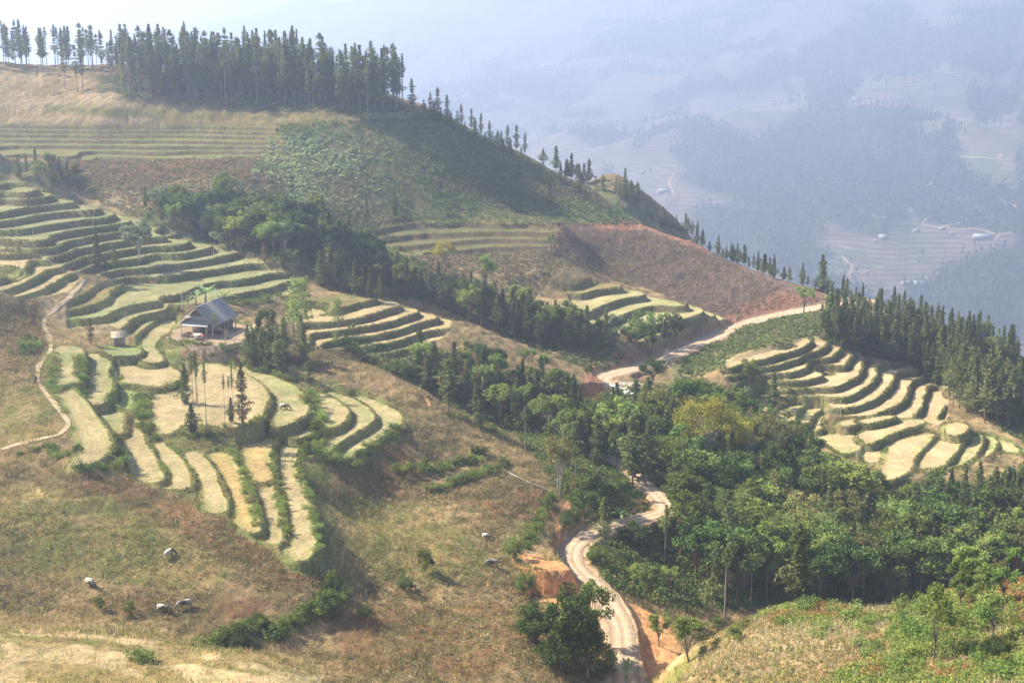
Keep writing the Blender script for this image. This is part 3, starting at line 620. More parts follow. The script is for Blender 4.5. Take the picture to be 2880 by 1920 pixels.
WOODS = [px('S', 2100, 420, 2300, 330, 2450, 300, 2560, 330, 2640, 400, 2700, 480, 2650, 560, 2500, 580, 2350, 620, 2300, 680, 2150, 640, 2130, 560, 2000, 510, 1900, 430, 1960, 370, 2060, 370),
         px('S', 2280, 250, 2340, 225, 2400, 260, 2400, 290, 2300, 310), px('S', 2300, 100, 2450, 60, 2600, 90, 2620, 160, 2500, 210, 2350, 200, 2250, 160),
         px('S', 2650, 740, 2860, 700, 2860, 960, 2740, 980, 2600, 900, 2540, 830), px('S', 1960, 600, 2200, 620, 2330, 720, 2260, 800, 2100, 760, 1990, 700),
         px('S', 2700, 30, 2860, 30, 2860, 300, 2760, 340, 2700, 200), px('S', 2640, 560, 2860, 590, 2800, 640, 2600, 620), px('S', 2300, 800, 2450, 850, 2600, 1000, 2300, 980),
         px('S', 2180, 620, 2280, 640, 2300, 760, 2200, 780)]
FIELDS = [px('S', 2280, 640, 2480, 660, 2560, 610, 2700, 640, 2860, 660, 2860, 700, 2700, 730, 2620, 820, 2400, 840, 2330, 740), px('S', 1700, 440, 1990, 460, 2080, 520, 2060, 620, 1900, 650, 1750, 600),
          px('S', 2420, 200, 2860, 190, 2860, 330, 2640, 360, 2560, 310, 2420, 290), px('S', 2680, 370, 2860, 320, 2860, 540, 2760, 520, 2700, 450), px('S', 1950, 270, 2200, 250, 2240, 330, 2000, 350, 1880, 330)]
for P in FIELDS: wood = np.minimum(wood, sstep(-12, 12, poly_sd(FU, FV, P) + 10 * fn2))
for P in WOODS: wood = np.maximum(wood, sstep(12, -12, poly_sd(FU, FV, P) + 55 * fn2 + 30 * fn1))
hmix = np.clip(.5 + .8 * fbm(FX, FYY, 45, 71, 3), 0, 1)[..., None]
fc = np.array((.15, .115, .085)) * hmix + np.array((.09, .10, .055)) * (1 - hmix)
big = sstep(-.1, .3, fbm(FX, FYY, 150, 81, 2))[..., None]
fc = fc * (1 - big * .5) + np.array((.15, .11, .085)) * big * .5
fc = fc * (1 - wood[..., None]) + np.array((.045, .06, .03)) * wood[..., None]
def far_material():
    m, t, out = new_mat('far_slopes')
    at = N(t, 'ShaderNodeAttribute', attribute_name='Col'); tc = N(t, 'ShaderNodeTexCoord'); ge = N(t, 'ShaderNodeNewGeometry')
    wd = N(t, 'ShaderNodeAttribute', attribute_name='field')
    sx = N(t, 'ShaderNodeSeparateXYZ'); t.links.new(ge.outputs['Position'], sx.inputs[0])
    w1 = noise(t, .008, 3, .5, tc.outputs['Object'])
    ma = N(t, 'ShaderNodeMath', operation='MULTIPLY_ADD'); t.links.new(w1, ma.inputs[0]); ma.inputs[1].default_value = 14.0; t.links.new(sx.outputs[2], ma.inputs[2])
    mm = N(t, 'ShaderNodeMath', operation='MULTIPLY'); t.links.new(ma.outputs[0], mm.inputs[0]); mm.inputs[1].default_value = 1 / 5.5
    fr = N(t, 'ShaderNodeMath', operation='FRACT'); t.links.new(mm.outputs[0], fr.inputs[0])
    st = ramp(t, fr.outputs[0], [(0, .82), (.48, .85), (.6, 1.35), (.95, 1.3)])
    c = mixc(t, wd.outputs['Fac'], at.outputs['Color'], mixc(t, 1.0, at.outputs['Color'], st, 'MULTIPLY'))
    n1 = noise(t, .04, 6, .7, tc.outputs['Object']); c = mixc(t, 1.0, c, ramp(t, n1, [(.3, .65), (.7, 1.35)]), 'MULTIPLY')
    p = N(t, 'ShaderNodeBsdfDiffuse', Roughness=.9); t.links.new(c, p.inputs['Color']); t.links.new(p.outputs[0], out.inputs[0]); return m
idx = np.arange(FNA * FNY).reshape(FNY, FNA)
quads = np.stack([idx[:-1, :-1], idx[:-1, 1:], idx[1:, 1:], idx[1:, :-1]], -1).reshape(-1, 4)
me = mesh_np('mountains', np.stack([FX, FYY, FZ], -1).reshape(-1, 3), [quads], far_material(), True, fc.reshape(-1, 3))
fat = me.attributes.new('field', 'FLOAT', 'POINT'); fld = (1 - wood) * sstep(-.05, .3, fbm(FX, FYY, 200, 91, 3))
for P in FIELDS: fld = np.maximum(fld, sstep(10, -10, poly_sd(FU, FV, P)) * (1 - wood) * (.5 + .5 * sstep(-.3, .1, fn2)))
fat.data.foreach_set('value', fld.ravel().astype(np.float32))
tag(link(bpy.data.objects.new('mountains', me)), 'hazy mountain slopes across the valley with fields and woods', kind='structure')
# ground far to the sides so that the land never ends in view
# (valley floor between the two sheets)
gq = [(-6000, -300, -620), (6000, -300, -620), (6000, 9000, -620), (-6000, 9000, -620)]
tag(link(bpy.data.objects.new('ground', mesh_np('ground', gq, [np.array([[0, 1, 2, 3]])], M_GROUND, False, np.array([(.1, .1, .05)] * 4)))), 'valley floor far below the slopes', kind='structure')

# ------------------------------------------------------------------ the haze
HZ0, HZ1 = -640.0, 245.0
hv = [(x, y, z) for z in (HZ0, HZ1) for x, y in ((-7000, -400), (7000, -400), (7000, 10000), (-7000, 10000))]
hf = np.array([(0, 3, 2, 1), (4, 5, 6, 7), (0, 1, 5, 4), (1, 2, 6, 5), (2, 3, 7, 6), (3, 0, 4, 7)])
m, t, out = new_mat('haze_air')
pv = N(t, 'ShaderNodeVolumePrincipled'); pv.inputs['Density'].default_value = HAZE_D; pv.inputs['Color'].default_value = (.51, .60, .81, 1)
pv.inputs['Anisotropy'].default_value = .58
t.links.new(pv.outputs[0], out.inputs['Volume'])
hz = link(bpy.data.objects.new('haze', mesh_np('haze', hv, [hf], m)))
tag(hz, 'pale blue haze filling the valley', kind='stuff')
# ------------------------------------------------------------------ plants: builders
def leaves(rng, C, L, Wd, up=.0, jit=.35, droop=0.):
    """one rhombus leaf (or spray) per centre, random attitude"""
    n = len(C); d = rng.normal(size=(n, 3)); d[:, 2] = d[:, 2] * .6 + up - droop
    d /= np.linalg.norm(d, axis=1)[:, None]
    r = rng.normal(size=(n, 3)); s = np.cross(d, r); s /= np.linalg.norm(s, axis=1)[:, None] + 1e-9
    l = L * (1 + jit * rng.uniform(-1, 1, (n, 1))); w = Wd * (1 + jit * rng.uniform(-1, 1, (n, 1)))
    V = np.stack([C - d * l / 2, C + s * w / 2 + d * l * .05, C + d * l / 2, C - s * w / 2 + d * l * .05], 1).reshape(-1, 3)
    return V, np.arange(4 * n).reshape(-1, 4)
def tube(P, R, n=5):
    P = np.asarray(P, float); R = np.asarray(R, float) * np.ones(len(P)); m = len(P)
    T = np.gradient(P, axis=0); T /= np.linalg.norm(T, axis=1)[:, None] + 1e-9
    ref = np.array((1., 0, 0)) if abs(T[0, 0]) < .8 else np.array((0, 1., 0))
    A = np.cross(T, ref); A /= np.linalg.norm(A, axis=1)[:, None] + 1e-9; B = np.cross(T, A)
    th = np.arange(n) * 2 * math.pi / n
    V = (P[:, None] + (A[:, None] * np.cos(th)[None, :, None] + B[:, None] * np.sin(th)[None, :, None]) * R[:, None, None]).reshape(-1, 3)
    i = np.arange(m - 1)[:, None] * n; j = np.arange(n)[None, :]; k = (j + 1) % n
    return V, np.stack([i + j, i + k, i + n + k, i + n + j], -1).reshape(-1, 4)
class MB:
    def __init__(s): s.V = []; s.F = []; s.M = []; s.n = 0
    def add(s, VF, m=0):
        V, Fq = VF; s.V.append(np.asarray(V, float)); Fq = np.asarray(Fq); s.F.append(Fq + s.n); s.M.append(np.full(len(Fq), m)); s.n += len(V); return s
    def box(s, c, d, m=0, R=None):
        v = np.array([(x, y, z) for z in (-.5, .5) for x, y in ((-.5, -.5), (.5, -.5), (.5, .5), (-.5, .5))]) * d
        if R is not None: v = v @ np.array(R).T
        return s.add((v + c, np.array([(0, 3, 2, 1), (4, 5, 6, 7), (0, 1, 5, 4), (1, 2, 6, 5), (2, 3, 7, 6), (3, 0, 4, 7)])), m)
    def mesh(s, name, mats, smooth=False, col=None):
        return mesh_np(name, np.vstack(s.V), s.F, mats, smooth, col, np.concatenate(s.M))

def leaf_material(name, c1, c2, trans=.3, var=.25, patch=1.2, hue=(.97, 1.03)):
    m, t, out = new_mat(name); oi = N(t, 'ShaderNodeObjectInfo'); tc = N(t, 'ShaderNodeTexCoord')
    n1 = noise(t, patch, 3, .6, tc.outputs['Object'])
    c = mixc(t, ramp(t, n1, [(.35, 0.), (.65, 1.)]), c1, c2)
    hs = N(t, 'ShaderNodeHueSaturation'); t.links.new(c, hs.inputs['Color'])
    mr = N(t, 'ShaderNodeMapRange'); t.links.new(oi.outputs['Random'], mr.inputs[0]); mr.inputs[3].default_value = 1 - var; mr.inputs[4].default_value = 1 + var
    t.links.new(mr.outputs[0], hs.inputs['Value'])
    fr = N(t, 'ShaderNodeMath', operation='MULTIPLY'); t.links.new(oi.outputs['Random'], fr.inputs[0]); fr.inputs[1].default_value = 7.31
    f2 = N(t, 'ShaderNodeMath', operation='FRACT'); t.links.new(fr.outputs[0], f2.inputs[0])
    mh = N(t, 'ShaderNodeMapRange'); t.links.new(f2.outputs[0], mh.inputs[0]); mh.inputs[3].default_value = .5 + (hue[0] - 1) * .5; mh.inputs[4].default_value = .5 + (hue[1] - 1) * .5
    t.links.new(mh.outputs[0], hs.inputs['Hue'])
    d = N(t, 'ShaderNodeBsdfDiffuse'); tr = N(t, 'ShaderNodeBsdfTranslucent'); t.links.new(hs.outputs[0], d.inputs['Color']); t.links.new(hs.outputs[0], tr.inputs['Color'])
    mx = N(t, 'ShaderNodeMixShader'); mx.inputs[0].default_value = trans; t.links.new(d.outputs[0], mx.inputs[1]); t.links.new(tr.outputs[0], mx.inputs[2])
    t.links.new(mx.outputs[0], out.inputs[0]); return m
def bark_material(name, a, b, sc=3.0):
    m, t, out = new_mat(name); tc = N(t, 'ShaderNodeTexCoord'); n1 = noise(t, sc, 5, .7, tc.outputs['Object'])
    d = N(t, 'ShaderNodeBsdfDiffuse', Roughness=.8); t.links.new(ramp(t, n1, [(.3, a), (.7, b)]), d.inputs['Color']); t.links.new(d.outputs[0], out.inputs[0]); return m
def stuff_material(name, trans=.3):
    m, t, out = new_mat(name); at = N(t, 'ShaderNodeAttribute', attribute_name='Col')
    d = N(t, 'ShaderNodeBsdfDiffuse'); tr = N(t, 'ShaderNodeBsdfTranslucent'); t.links.new(at.outputs['Color'], d.inputs['Color']); t.links.new(at.outputs['Color'], tr.inputs['Color'])
    mx = N(t, 'ShaderNodeMixShader'); mx.inputs[0].default_value = trans; t.links.new(d.outputs[0], mx.inputs[1]); t.links.new(tr.outputs[0], mx.inputs[2]); t.links.new(mx.outputs[0], out.inputs[0]); return m
LM = {'conifer': leaf_material('conifer_needles', (.075, .10, .035), (.14, .155, .055), .2, .3),
      'conifer_light': leaf_material('light_conifer_needles', (.12, .15, .055), (.21, .22, .08), .35, .35),
      'rusty': leaf_material('browning_needles', (.09, .10, .045), (.19, .12, .06), .25, .25),
      'dark': leaf_material('dark_leaves', (.05, .085, .022), (.10, .14, .035), .25, .45),
      'mid': leaf_material('green_leaves', (.10, .145, .03), (.18, .21, .05), .35, .4),
      'light': leaf_material('light_green_leaves', (.13, .20, .045), (.20, .26, .07), .4, .2),
      'yellow': leaf_material('yellowing_leaves', (.17, .20, .035), (.33, .27, .04), .4, .1, .5),
      'olive': leaf_material('olive_leaves', (.13, .15, .045), (.23, .20, .07), .35, .35),
      'grey': leaf_material('grey_green_leaves', (.13, .18, .10), (.20, .25, .14), .35, .15),
      'bamboo': leaf_material('bamboo_leaves', (.13, .19, .04), (.22, .27, .07), .4, .35),
      'banana': leaf_material('banana_leaves', (.16, .24, .08), (.26, .33, .16), .4, .15)}
BK = {'brown': bark_material('brown_bark', (.10, .075, .055), (.20, .15, .11)), 'pale': bark_material('pale_bark', (.28, .24, .19), (.42, .37, .30)),
      'grey': bark_material('grey_bark', (.17, .15, .13), (.28, .25, .22))}

def conifer(seed, H=13., r=1.5, base=.35, full=1.0, leafL=.55, leafW=.13, top=1.0, gaps=.12):
    rng = np.random.RandomState(seed); lean = rng.normal(size=2) * .012 * H
    ax = lambda t: np.stack([lean[0] * t ** 2, lean[1] * t ** 2, t * H], -1)
    tt = np.linspace(-.04, .99, 9); tr = tube(ax(np.abs(tt) * np.sign(tt)), .13 * (H / 13) * (1 - .85 * np.clip(tt, 0, 1)) + .015, 5)
    C = []; z = base * H; gapz = rng.rand() * 3
    while z < H * .995:
        t = z / H; q = (t - base) / (1 - base)
        R = r * (min(1, .45 + 2.2 * q)) * (1 - q) ** (.55 * top) * rng.uniform(.65, 1.2) * (1 + .35 * math.sin(z * 1.3 + seed))
        if rng.rand() > gaps:
            nb = rng.randint(4, 7); a0 = rng.rand() * 6.28
            for b in range(nb):
                a = a0 + b * 6.283 / nb + rng.normal() * .3; Rb = max(.2, R * rng.uniform(.6, 1.15))
                m = int(6 + 9 * Rb * full)
                rr = Rb * rng.rand(m) ** .6; cc = np.stack([np.cos(a + rng.normal(size=m) * .18) * rr, np.sin(a + rng.normal(size=m) * .18) * rr, z + .12 * rr - .10 * rr ** 2 + rng.normal(size=m) * .13], -1)
                C.append(cc + np.append(ax(np.array(t))[:2], 0))
        z += .42 * (H / 13) ** .5 * rng.uniform(.8, 1.2)
    C = np.vstack(C); return tr, leaves(rng, C, leafL, leafW, .15)
def branchy(rng, ends, H0, z0, r0, fork=.5):
    """trunk and limbs that reach each clump"""
    mb = MB(); top = np.array((rng.normal() * .15, rng.normal() * .15, H0))
    mb.add(tube(np.array([(0, 0, -.4), (0, 0, H0 * .3), top * [.5, .5, .7], top]), [r0 * 1.15, r0, r0 * .85, r0 * .6], 6))
    for e in ends:
        s = top * np.array([.7, .7, rng.uniform(z0, 1)]); mid = (s + e) / 2 + [0, 0, .1 * abs(e[2] - s[2])] + rng.normal(size=3) * .15
        mb.add(tube(np.array([s, mid, e]), [r0 * .38, r0 * .22, r0 * .08], 4))
    return np.vstack(mb.V), np.vstack(mb.F)
def broadleaf(seed, H=9., rx=3., rz=2.6, nclump=18, per=110, leafL=.42, leafW=.26, trunk=.35, clump=.95, r0=.16, gap=0.):
    rng = np.random.RandomState(seed); cz = H - rz
    ends = []; 
    while len(ends) < nclump:
        v = rng.normal(size=3); v /= np.linalg.norm(v); 
        if v[2] < -.55: continue
        k = rng.uniform(.55, .95); p = np.array((v[0] * rx * k, v[1] * rx * k, cz + v[2] * rz * k * (1 if v[2] > 0 else .8)))
        ends.append(p)
    C = []
    for e in ends:
        rc = clump * rng.uniform(.7, 1.25) * rx / 3; v = rng.normal(size=(per, 3)); v /= np.linalg.norm(v, axis=1)[:, None]
        rad = rc * rng.rand(per, 1) ** .4; C.append(e + v * rad * [1.1, 1.1, .8])
    C = np.vstack(C)
    return branchy(rng, ends, max(H * trunk, .6), .55, r0, .5), leaves(rng, C, leafL, leafW, .25)
def sapling(seed, H=5., tiers=5, droop=.5):
    """slim tree with tiers of long hanging leaves"""
    rng = np.random.RandomState(seed); mb = MB()
    mb.add(tube([(0, 0, -.2), (.05, 0, H * .5), (0, .05, H)], [.09, .06, .02], 5)); C = []
    for k in range(tiers):
        z = H * (.38 + .62 * k / (tiers - 1)); R = (1.3 - .75 * k / tiers) * H / 6
        for a in np.arange(0, 6.28, .9) + rng.rand():
            e = np.array((math.cos(a) * R, math.sin(a) * R, z + .25)); mb.add(tube([(0, 0, z - .3), e * [.5, .5, 1], e], [.025, .018, .01], 3))
            m = 16; C.append(e * [.8, .8, 1] + rng.normal(size=(m, 3)) * [.32, .32, .22])
    return (np.vstack(mb.V), np.vstack(mb.F)), leaves(rng, np.vstack(C), .6, .17, -.6)
def bamboo(seed, H=9., n=16, spread=3.):
    rng = np.random.RandomState(seed); mb = MB(); C = []
    for k in range(n):
        a = rng.rand() * 6.28; R = spread * rng.uniform(.3, 1); h_ = H * rng.uniform(.7, 1); b = rng.normal(size=2) * .25
        t = np.linspace(0, 1, 9); P = np.stack([b[0] + math.cos(a) * R * t ** 2.4, b[1] + math.sin(a) * R * t ** 2.4, h_ * (t - .16 * t ** 5)], -1)
        mb.add(tube(P, .05 * (1 - .8 * t), 4)); m = 130
        u = .3 + .7 * rng.rand(m) ** .8; q = np.stack([np.interp(u, t, P[:, i]) for i in range(3)], -1); C.append(q + rng.normal(size=(m, 3)) * .38 * [1, 1, .7])
    return (np.vstack(mb.V), np.vstack(mb.F)), leaves(rng, np.vstack(C), .5, .11, -.35)
def bare(seed, H=6., depth=4, r0=.09, spread=.6, pale=True):
    rng = np.random.RandomState(seed); mb = MB()
    def grow(p, d, L, r, k):
        e = p + d * L; mid = (p + e) / 2 + rng.normal(size=3) * L * .06
        mb.add(tube([p, mid, e], [r, r * .8, r * .6], 4))
        if k == 0: return
        for _ in range(rng.randint(2, 4)):
            nd = d + rng.normal(size=3) * spread; nd[2] = abs(nd[2]) * .8 + .25; nd /= np.linalg.norm(nd)
            grow(e if rng.rand() > .3 else mid, nd, L * rng.uniform(.55, .8), r * .6, k - 1)
    grow(np.array((0, 0, -.2)), np.array((0, 0, 1.)), H * .38, r0, depth)
    return np.vstack(mb.V), np.vstack(mb.F)
def banana(seed, H=3.2, n=11):
    rng = np.random.RandomState(seed); st = tube([(0, 0, -.2), (0, 0, H * .3), (.03, 0, H * .55)], [.17, .14, .09], 7); L = MB()
    for k in range(n):
        a = k * 6.283 / n + rng.normal() * .2; el = rng.uniform(.5, 1.35); ln = H * rng.uniform(.55, .8); t = np.linspace(0, 1, 7)
        rr = ln * t * math.cos(el) * 1.0 + ln * .18 * t ** 2; zz = H * .52 + ln * math.sin(el) * t - ln * (.62 if el < 1 else .25) * t ** 2.4
        w = .21 * np.sin(np.clip(t * .9 + .1, 0, 1) * math.pi) ** .6 * H / 3.2; ca, sa = math.cos(a), math.sin(a)
        mid = np.stack([ca * rr, sa * rr, zz], -1); s = np.array((-sa, ca, 0.))
        V = np.stack([mid + s * w[:, None] + [0, 0, .06], mid, mid - s * w[:, None] + [0, 0, .06]], 1).reshape(-1, 3); i = np.arange(6)[:, None] * 3 + np.arange(2)[None]
        L.add((V, np.stack([i, i + 1, i + 4, i + 3], -1).reshape(-1, 4)))
    return st, (np.vstack(L.V), np.vstack(L.F))
def shrub(seed, r=.8, n=700, L=.15, Wd=.07):
    rng = np.random.RandomState(seed); cs = rng.normal(size=(7, 3)) * [r * .45, r * .45, r * .2] + [0, 0, r * .55]; C = []
    for c in cs:
        v = rng.normal(size=(n // 7, 3)); v /= np.linalg.norm(v, axis=1)[:, None]; C.append(c + v * r * .5 * rng.rand(n // 7, 1) ** .4)
    C = np.vstack(C); C[:, 2] = np.abs(C[:, 2]); 
    mb = MB()
    for c in cs: mb.add(tube([(0, 0, -.1), c * .5, c], [.03, .02, .01], 3))
    return (np.vstack(mb.V), np.vstack(mb.F)), leaves(rng, C, L, Wd, .3)

KINDS = {}
def kind(key, stem, crown, bark, leaf, stem_name='trunk', crown_name='crown'):
    KINDS.setdefault(key, []).append((mesh_np(key + '_' + stem_name, stem[0], [stem[1]], BK[bark]), mesh_np(key + '_' + crown_name, crown[0], [crown[1]], LM[leaf]), stem_name, crown_name,
                                      float(max(crown[0][:, 2].max(), stem[0][:, 2].max()))))
for s in range(5): kind('tall', *conifer(100 + s, 14, 2.0, (.18, .34, .26, .42, .2)[s], 1.0, .6, .15), 'grey', 'conifer')
for s in range(3): kind('tall_light', *conifer(130 + s, 14, 1.9, (.22, .38, .3)[s], .9, .6, .15, 1.0, .2), 'grey', 'conifer_light')
for s in range(3): kind('thin', *conifer(120 + s, 13, 1.15, (.62, .70, .55)[s], .9, .5, .13, 1.0, .2), 'grey', 'conifer')
for s in range(4): kind('cone', *conifer(140 + s, 9, 2.2, (.06, .12, .2, .04)[s], 1.1, .6, .16, 1.5, .04), 'brown', 'conifer')
for s in range(3): kind('cone_light', *conifer(150 + s, 9, 2.0, (.12, .25, .2)[s], 1.0, .55, .15, 1.3, .08), 'brown', 'conifer_light')
for s in range(2): kind('rusty', *conifer(160 + s, 12, 1.8, .12, 1.0, .55, .16, 1.0, .15), 'brown', 'rusty')
for s in range(3): kind('dark', *broadleaf(200 + s, 9, 3.3, 3.0, 22, 110), 'brown', 'dark')
for s in range(3): kind('mid', *broadleaf(210 + s, 8.5, 2.9, 2.9, 18, 110), 'brown', 'mid')
for s in range(2): kind('light', *broadleaf(220 + s, 6.5, 2.1, 2.0, 14, 90, .36, .22, .4), 'brown', 'light')
for s in range(2): kind('olive', *broadleaf(230 + s, 9, 3.2, 2.6, 18, 85, .40, .22, .4), 'pale', 'olive')
for s in range(2): kind('grey', *broadleaf(240 + s, 6, 2.3, 2.0, 14, 80, .5, .26, .35), 'pale', 'grey')
for s in range(2): kind('round', *broadleaf(250 + s, 5, 1.7, 1.7, 14, 120, .26, .15, .25, .95, .09), 'brown', 'mid')
kind('yellow', *broadleaf(260, 15, 6.5, 4.6, 46, 150, .42, .24, .45, .85, .30), 'pale', 'yellow')
kind('yellow', *broadleaf(261, 9, 3.2, 2.6, 18, 90, .38, .22, .45), 'pale', 'yellow')
for s in range(2): kind('sapling', *sapling(270 + s, 7, 6), 'pale', 'light')
for s in range(3): kind('bamboo', *bamboo(280 + s, 9, 16, 3.2), 'grey', 'bamboo', 'stems', 'leaves')
for s in range(2): kind('banana', *banana(290 + s), 'pale', 'banana', 'stem', 'leaves')
for s in range(3): kind('shrub', *shrub(300 + s), 'brown', 'mid', 'stems', 'leaves')
for s in range(2): kind('shrub_dark', *shrub(310 + s), 'brown', 'dark', 'stems', 'leaves')
for s in range(2): kind('shrub_light', *shrub(320 + s), 'brown', 'light', 'stems', 'leaves')
for s in range(2): kind('bush_dark', *broadleaf(340 + s, 4, 2.4, 1.8, 26, 130, .24, .13, .15, .8, .06), 'brown', 'dark', 'stems', 'leaves')
for s in range(2): kind('bush', *broadleaf(350 + s, 4, 2.3, 1.8, 26, 130, .24, .13, .15, .8, .06), 'brown', 'mid', 'stems', 'leaves')
BARE = [mesh_np('bare_branches', *[(lambda vf: (vf[0], [vf[1]]))(bare(330 + s, 6, 4))][0], BK['pale']) for s in range(3)]
PR = random.Random(5)
CH_OF = {}; PLANTED = []
def plant(key, x, y, h, label, cat='tree', name='tree', group=None, var=None, dz=-.1, wide=1.0, rot=None):
    if key.startswith('shrub') and h > 1.9: key = 'bush_dark' if key == 'shrub_dark' else 'bush'; wide = max(.7, wide * .62)
    ks = KINDS[key]; st, cr, sn, cn, H = ks[PR.randrange(len(ks)) if var is None else var]
    e = link(bpy.data.objects.new(name, None)); e.location = (x, y, gz(x, y) + dz); s = h / H
    e.scale = (s * wide, s * wide, s); e.rotation_euler = (0, 0, PR.uniform(0, 6.28) if rot is None else rot); e.empty_display_size = .5
    tag(e, label, cat, group); PLANTED.append(e)
    for nm, me in ((sn, st), (cn, cr)):
        o = link(bpy.data.objects.new(nm, me)); o.parent = e; CH_OF.setdefault(e.name, []).append(o)
    return e
def plant_px(key, u, v, hp, label, f='S', **kw):
    """foot at a photo point; height in photo pixels"""
    (u, v), = px(f, u, v); hp = hp / CR[f][2]
    x, y, z = ground(u, v); h_ = hp * math.hypot(y, z) / F
    return plant(key, x, y, h_, label, **kw)
# ------------------------------------------------------------------ ground cover nobody could count
RG = np.random.RandomState(77)
def scatter(n, y0, y1, a0=-.42, a1=.42):
    a = RG.uniform(a0, a1, n); y = np.sqrt(RG.uniform(y0 ** 2, y1 ** 2, n)); return a * y, y
def inside(x, y, P):
    u, v = project(x, y, samp(Z, x, y)); return poly_sd(u, v, P)
def tufts(x, y, nb, hgt, wid, spr, col, lean=.5, jc=.25):
    n = len(x); z = samp(Z, x, y); B = n * nb; X0 = np.repeat(np.stack([x, y, z], -1), nb, 0)
    hgt = np.repeat(np.broadcast_to(hgt, n), nb) * RG.uniform(.5, 1.2, B); a = RG.uniform(0, 6.28, B); l = RG.uniform(0, 1, B) * lean * hgt
    base = X0 + np.stack([RG.normal(size=B) * spr, RG.normal(size=B) * spr, np.zeros(B) - .05], -1)
    tip = base + np.stack([np.cos(a) * l, np.sin(a) * l, hgt], -1); b2 = RG.uniform(0, 6.28, B); wv = np.stack([np.cos(b2), np.sin(b2), b2 * 0], -1) * (wid / 2)
    V = np.stack([base - wv, base + wv, tip], 1).reshape(-1, 3)
    c = np.repeat(col, nb, 0) * RG.uniform(1 - jc, 1 + jc, (B, 1)); return V, np.arange(3 * B).reshape(-1, 3), np.repeat(c, 3, 0)
def clumps(x, y, r, nl, L, Wd, col, flat=.7, jc=.25, zoff=0.):
    n = len(x); r = np.broadcast_to(r, n); z = samp(Z, x, y); B = n * nl; v = RG.normal(size=(B, 3)); v /= np.linalg.norm(v, axis=1)[:, None]; v[:, 2] = np.abs(v[:, 2]) * flat
    rr = np.repeat(r, nl)[:, None]; C = np.repeat(np.stack([x, y, z + zoff], -1), nl, 0) + v * rr * RG.rand(B, 1) ** .5
    V, Fq = leaves(RG, C, L, Wd, .3)
    c = np.repeat(col, nl, 0) * RG.uniform(1 - jc, 1 + jc, (B, 1)); return V, Fq, np.repeat(c, 4, 0)
def stuff(name, VFC, mat, label):
    o = link(bpy.data.objects.new(name, mesh_np(name, VFC[0], [VFC[1]], mat, False, VFC[2]))); return tag(o, label, kind='stuff')
M_STUFF = stuff_material('plant_cover', .3); M_DRY = stuff_material('dry_cover', .25)
def pickc(cols, n, p=None):
    cols = np.array(cols); return cols[RG.choice(len(cols), n, p=p)]

x, y = scatter(120000, 96, 262); ok = (samp(tread, x, y) < .1) & (samp(riser, x, y) < .3) & (RG.rand(len(x)) < samp(veg, x, y)) & (samp(road_m, x, y) < .1)
x, y = x[ok], y[ok]; keep = (RG.rand(len(x)) < .55 + .45 * fbm(x, y, 6, 21, 3)); x, y = x[keep], y[keep]
u_, v_ = project(x, y, samp(Z, x, y)); k2 = ~((poly_sd(u_, v_, D_(1340, 880, 1560, 880, 2400, 1060, 2400, 1390, 1900, 1400, 1560, 1400, 1350, 1340)) < 0)); x, y = x[k2], y[k2]
base = samp(RGB, x, y); m = RG.rand(len(x), 1)
col = np.where(m < .55, base * 1.35, np.where(m < .8, base * np.array((.75, 1.05, .6)), np.array((.33, .26, .15))))
stuff('dry_grass', tufts(x, y, 6, RG.uniform(.35, .8, len(x)), .085, .22, col, .8), M_DRY, 'dry brown grass and weeds on the valley slopes')
x, y = scatter(60000, 96, 262); ok = (samp(tread, x, y) < .1) & (samp(road_m, x, y) < .1) & (RG.rand(len(x)) < .35 + .9 * fbm(x, y, 10, 121, 3)) & (samp(veg, x, y) > .5); x, y = x[ok][:17000], y[ok][:17000]
stuff('tussocks', clumps(x, y, RG.uniform(.15, .5, len(x)), 11, .30, .07, pickc([(.15, .17, .045), (.11, .13, .035), (.30, .22, .10), (.20, .12, .06), (.22, .23, .07), (.38, .31, .17)], len(x)), 1.0), M_DRY, 'separate tussocks and weeds on the dry slopes')
x, y = scatter(900000, 110, 335); r_ = samp(riser, x, y); ok = (r_ > .4) & (samp(road_m, x, y) < .1); x, y = x[ok], y[ok]
pick = RG.rand(len(x)) < (.35 + 1.0 * fbm(x, y, 4, 23, 3)); x, y = x[pick][:70000], y[pick][:70000]
g = np.clip(.5 + .8 * fbm(x, y, 9, 29, 2), 0, 1)[:, None]; near = (y < 232)[:, None]
col = (np.array((.13, .17, .04)) * g + np.array((.19, .155, .065)) * (1 - g)) * np.where(near, 1.35, 1.0)
stuff('bank_grass', clumps(x, y, RG.uniform(.12, .5, len(x)) * np.where(y < 232, 1., .8), 7, .26, .11, col, .8), M_STUFF, 'grass and weeds growing on the terrace banks')
# knee-high bushes on the upper slope
P = D_(640, 285, 1000, 268, 1100, 310, 1300, 410, 1500, 500, 1480, 515, 860, 525, 720, 460, 640, 440, 560, 430, 600, 360)
x, y = scatter(60000, 345, 470, -.3, .16); sd = inside(x, y, P); ok = (sd < 0) & (RG.rand(len(x)) < .55 + .5 * fbm(x, y, 12, 25, 3)); x, y = x[ok], y[ok]
u_, v_ = project(x, y, samp(Z, x, y)); u_ *= .8167; v_ *= .8167
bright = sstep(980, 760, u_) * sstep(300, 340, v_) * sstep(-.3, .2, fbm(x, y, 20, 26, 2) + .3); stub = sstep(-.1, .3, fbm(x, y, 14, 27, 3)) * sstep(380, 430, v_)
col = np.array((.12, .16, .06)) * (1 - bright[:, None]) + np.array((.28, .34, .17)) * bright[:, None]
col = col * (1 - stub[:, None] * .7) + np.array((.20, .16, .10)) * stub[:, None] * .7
stuff('hillside_bushes', clumps(x, y, RG.uniform(.45, 1.1, len(x)), 12, .55, .28, col, 1.0), M_STUFF, 'low leafy bushes covering the upper green slope')
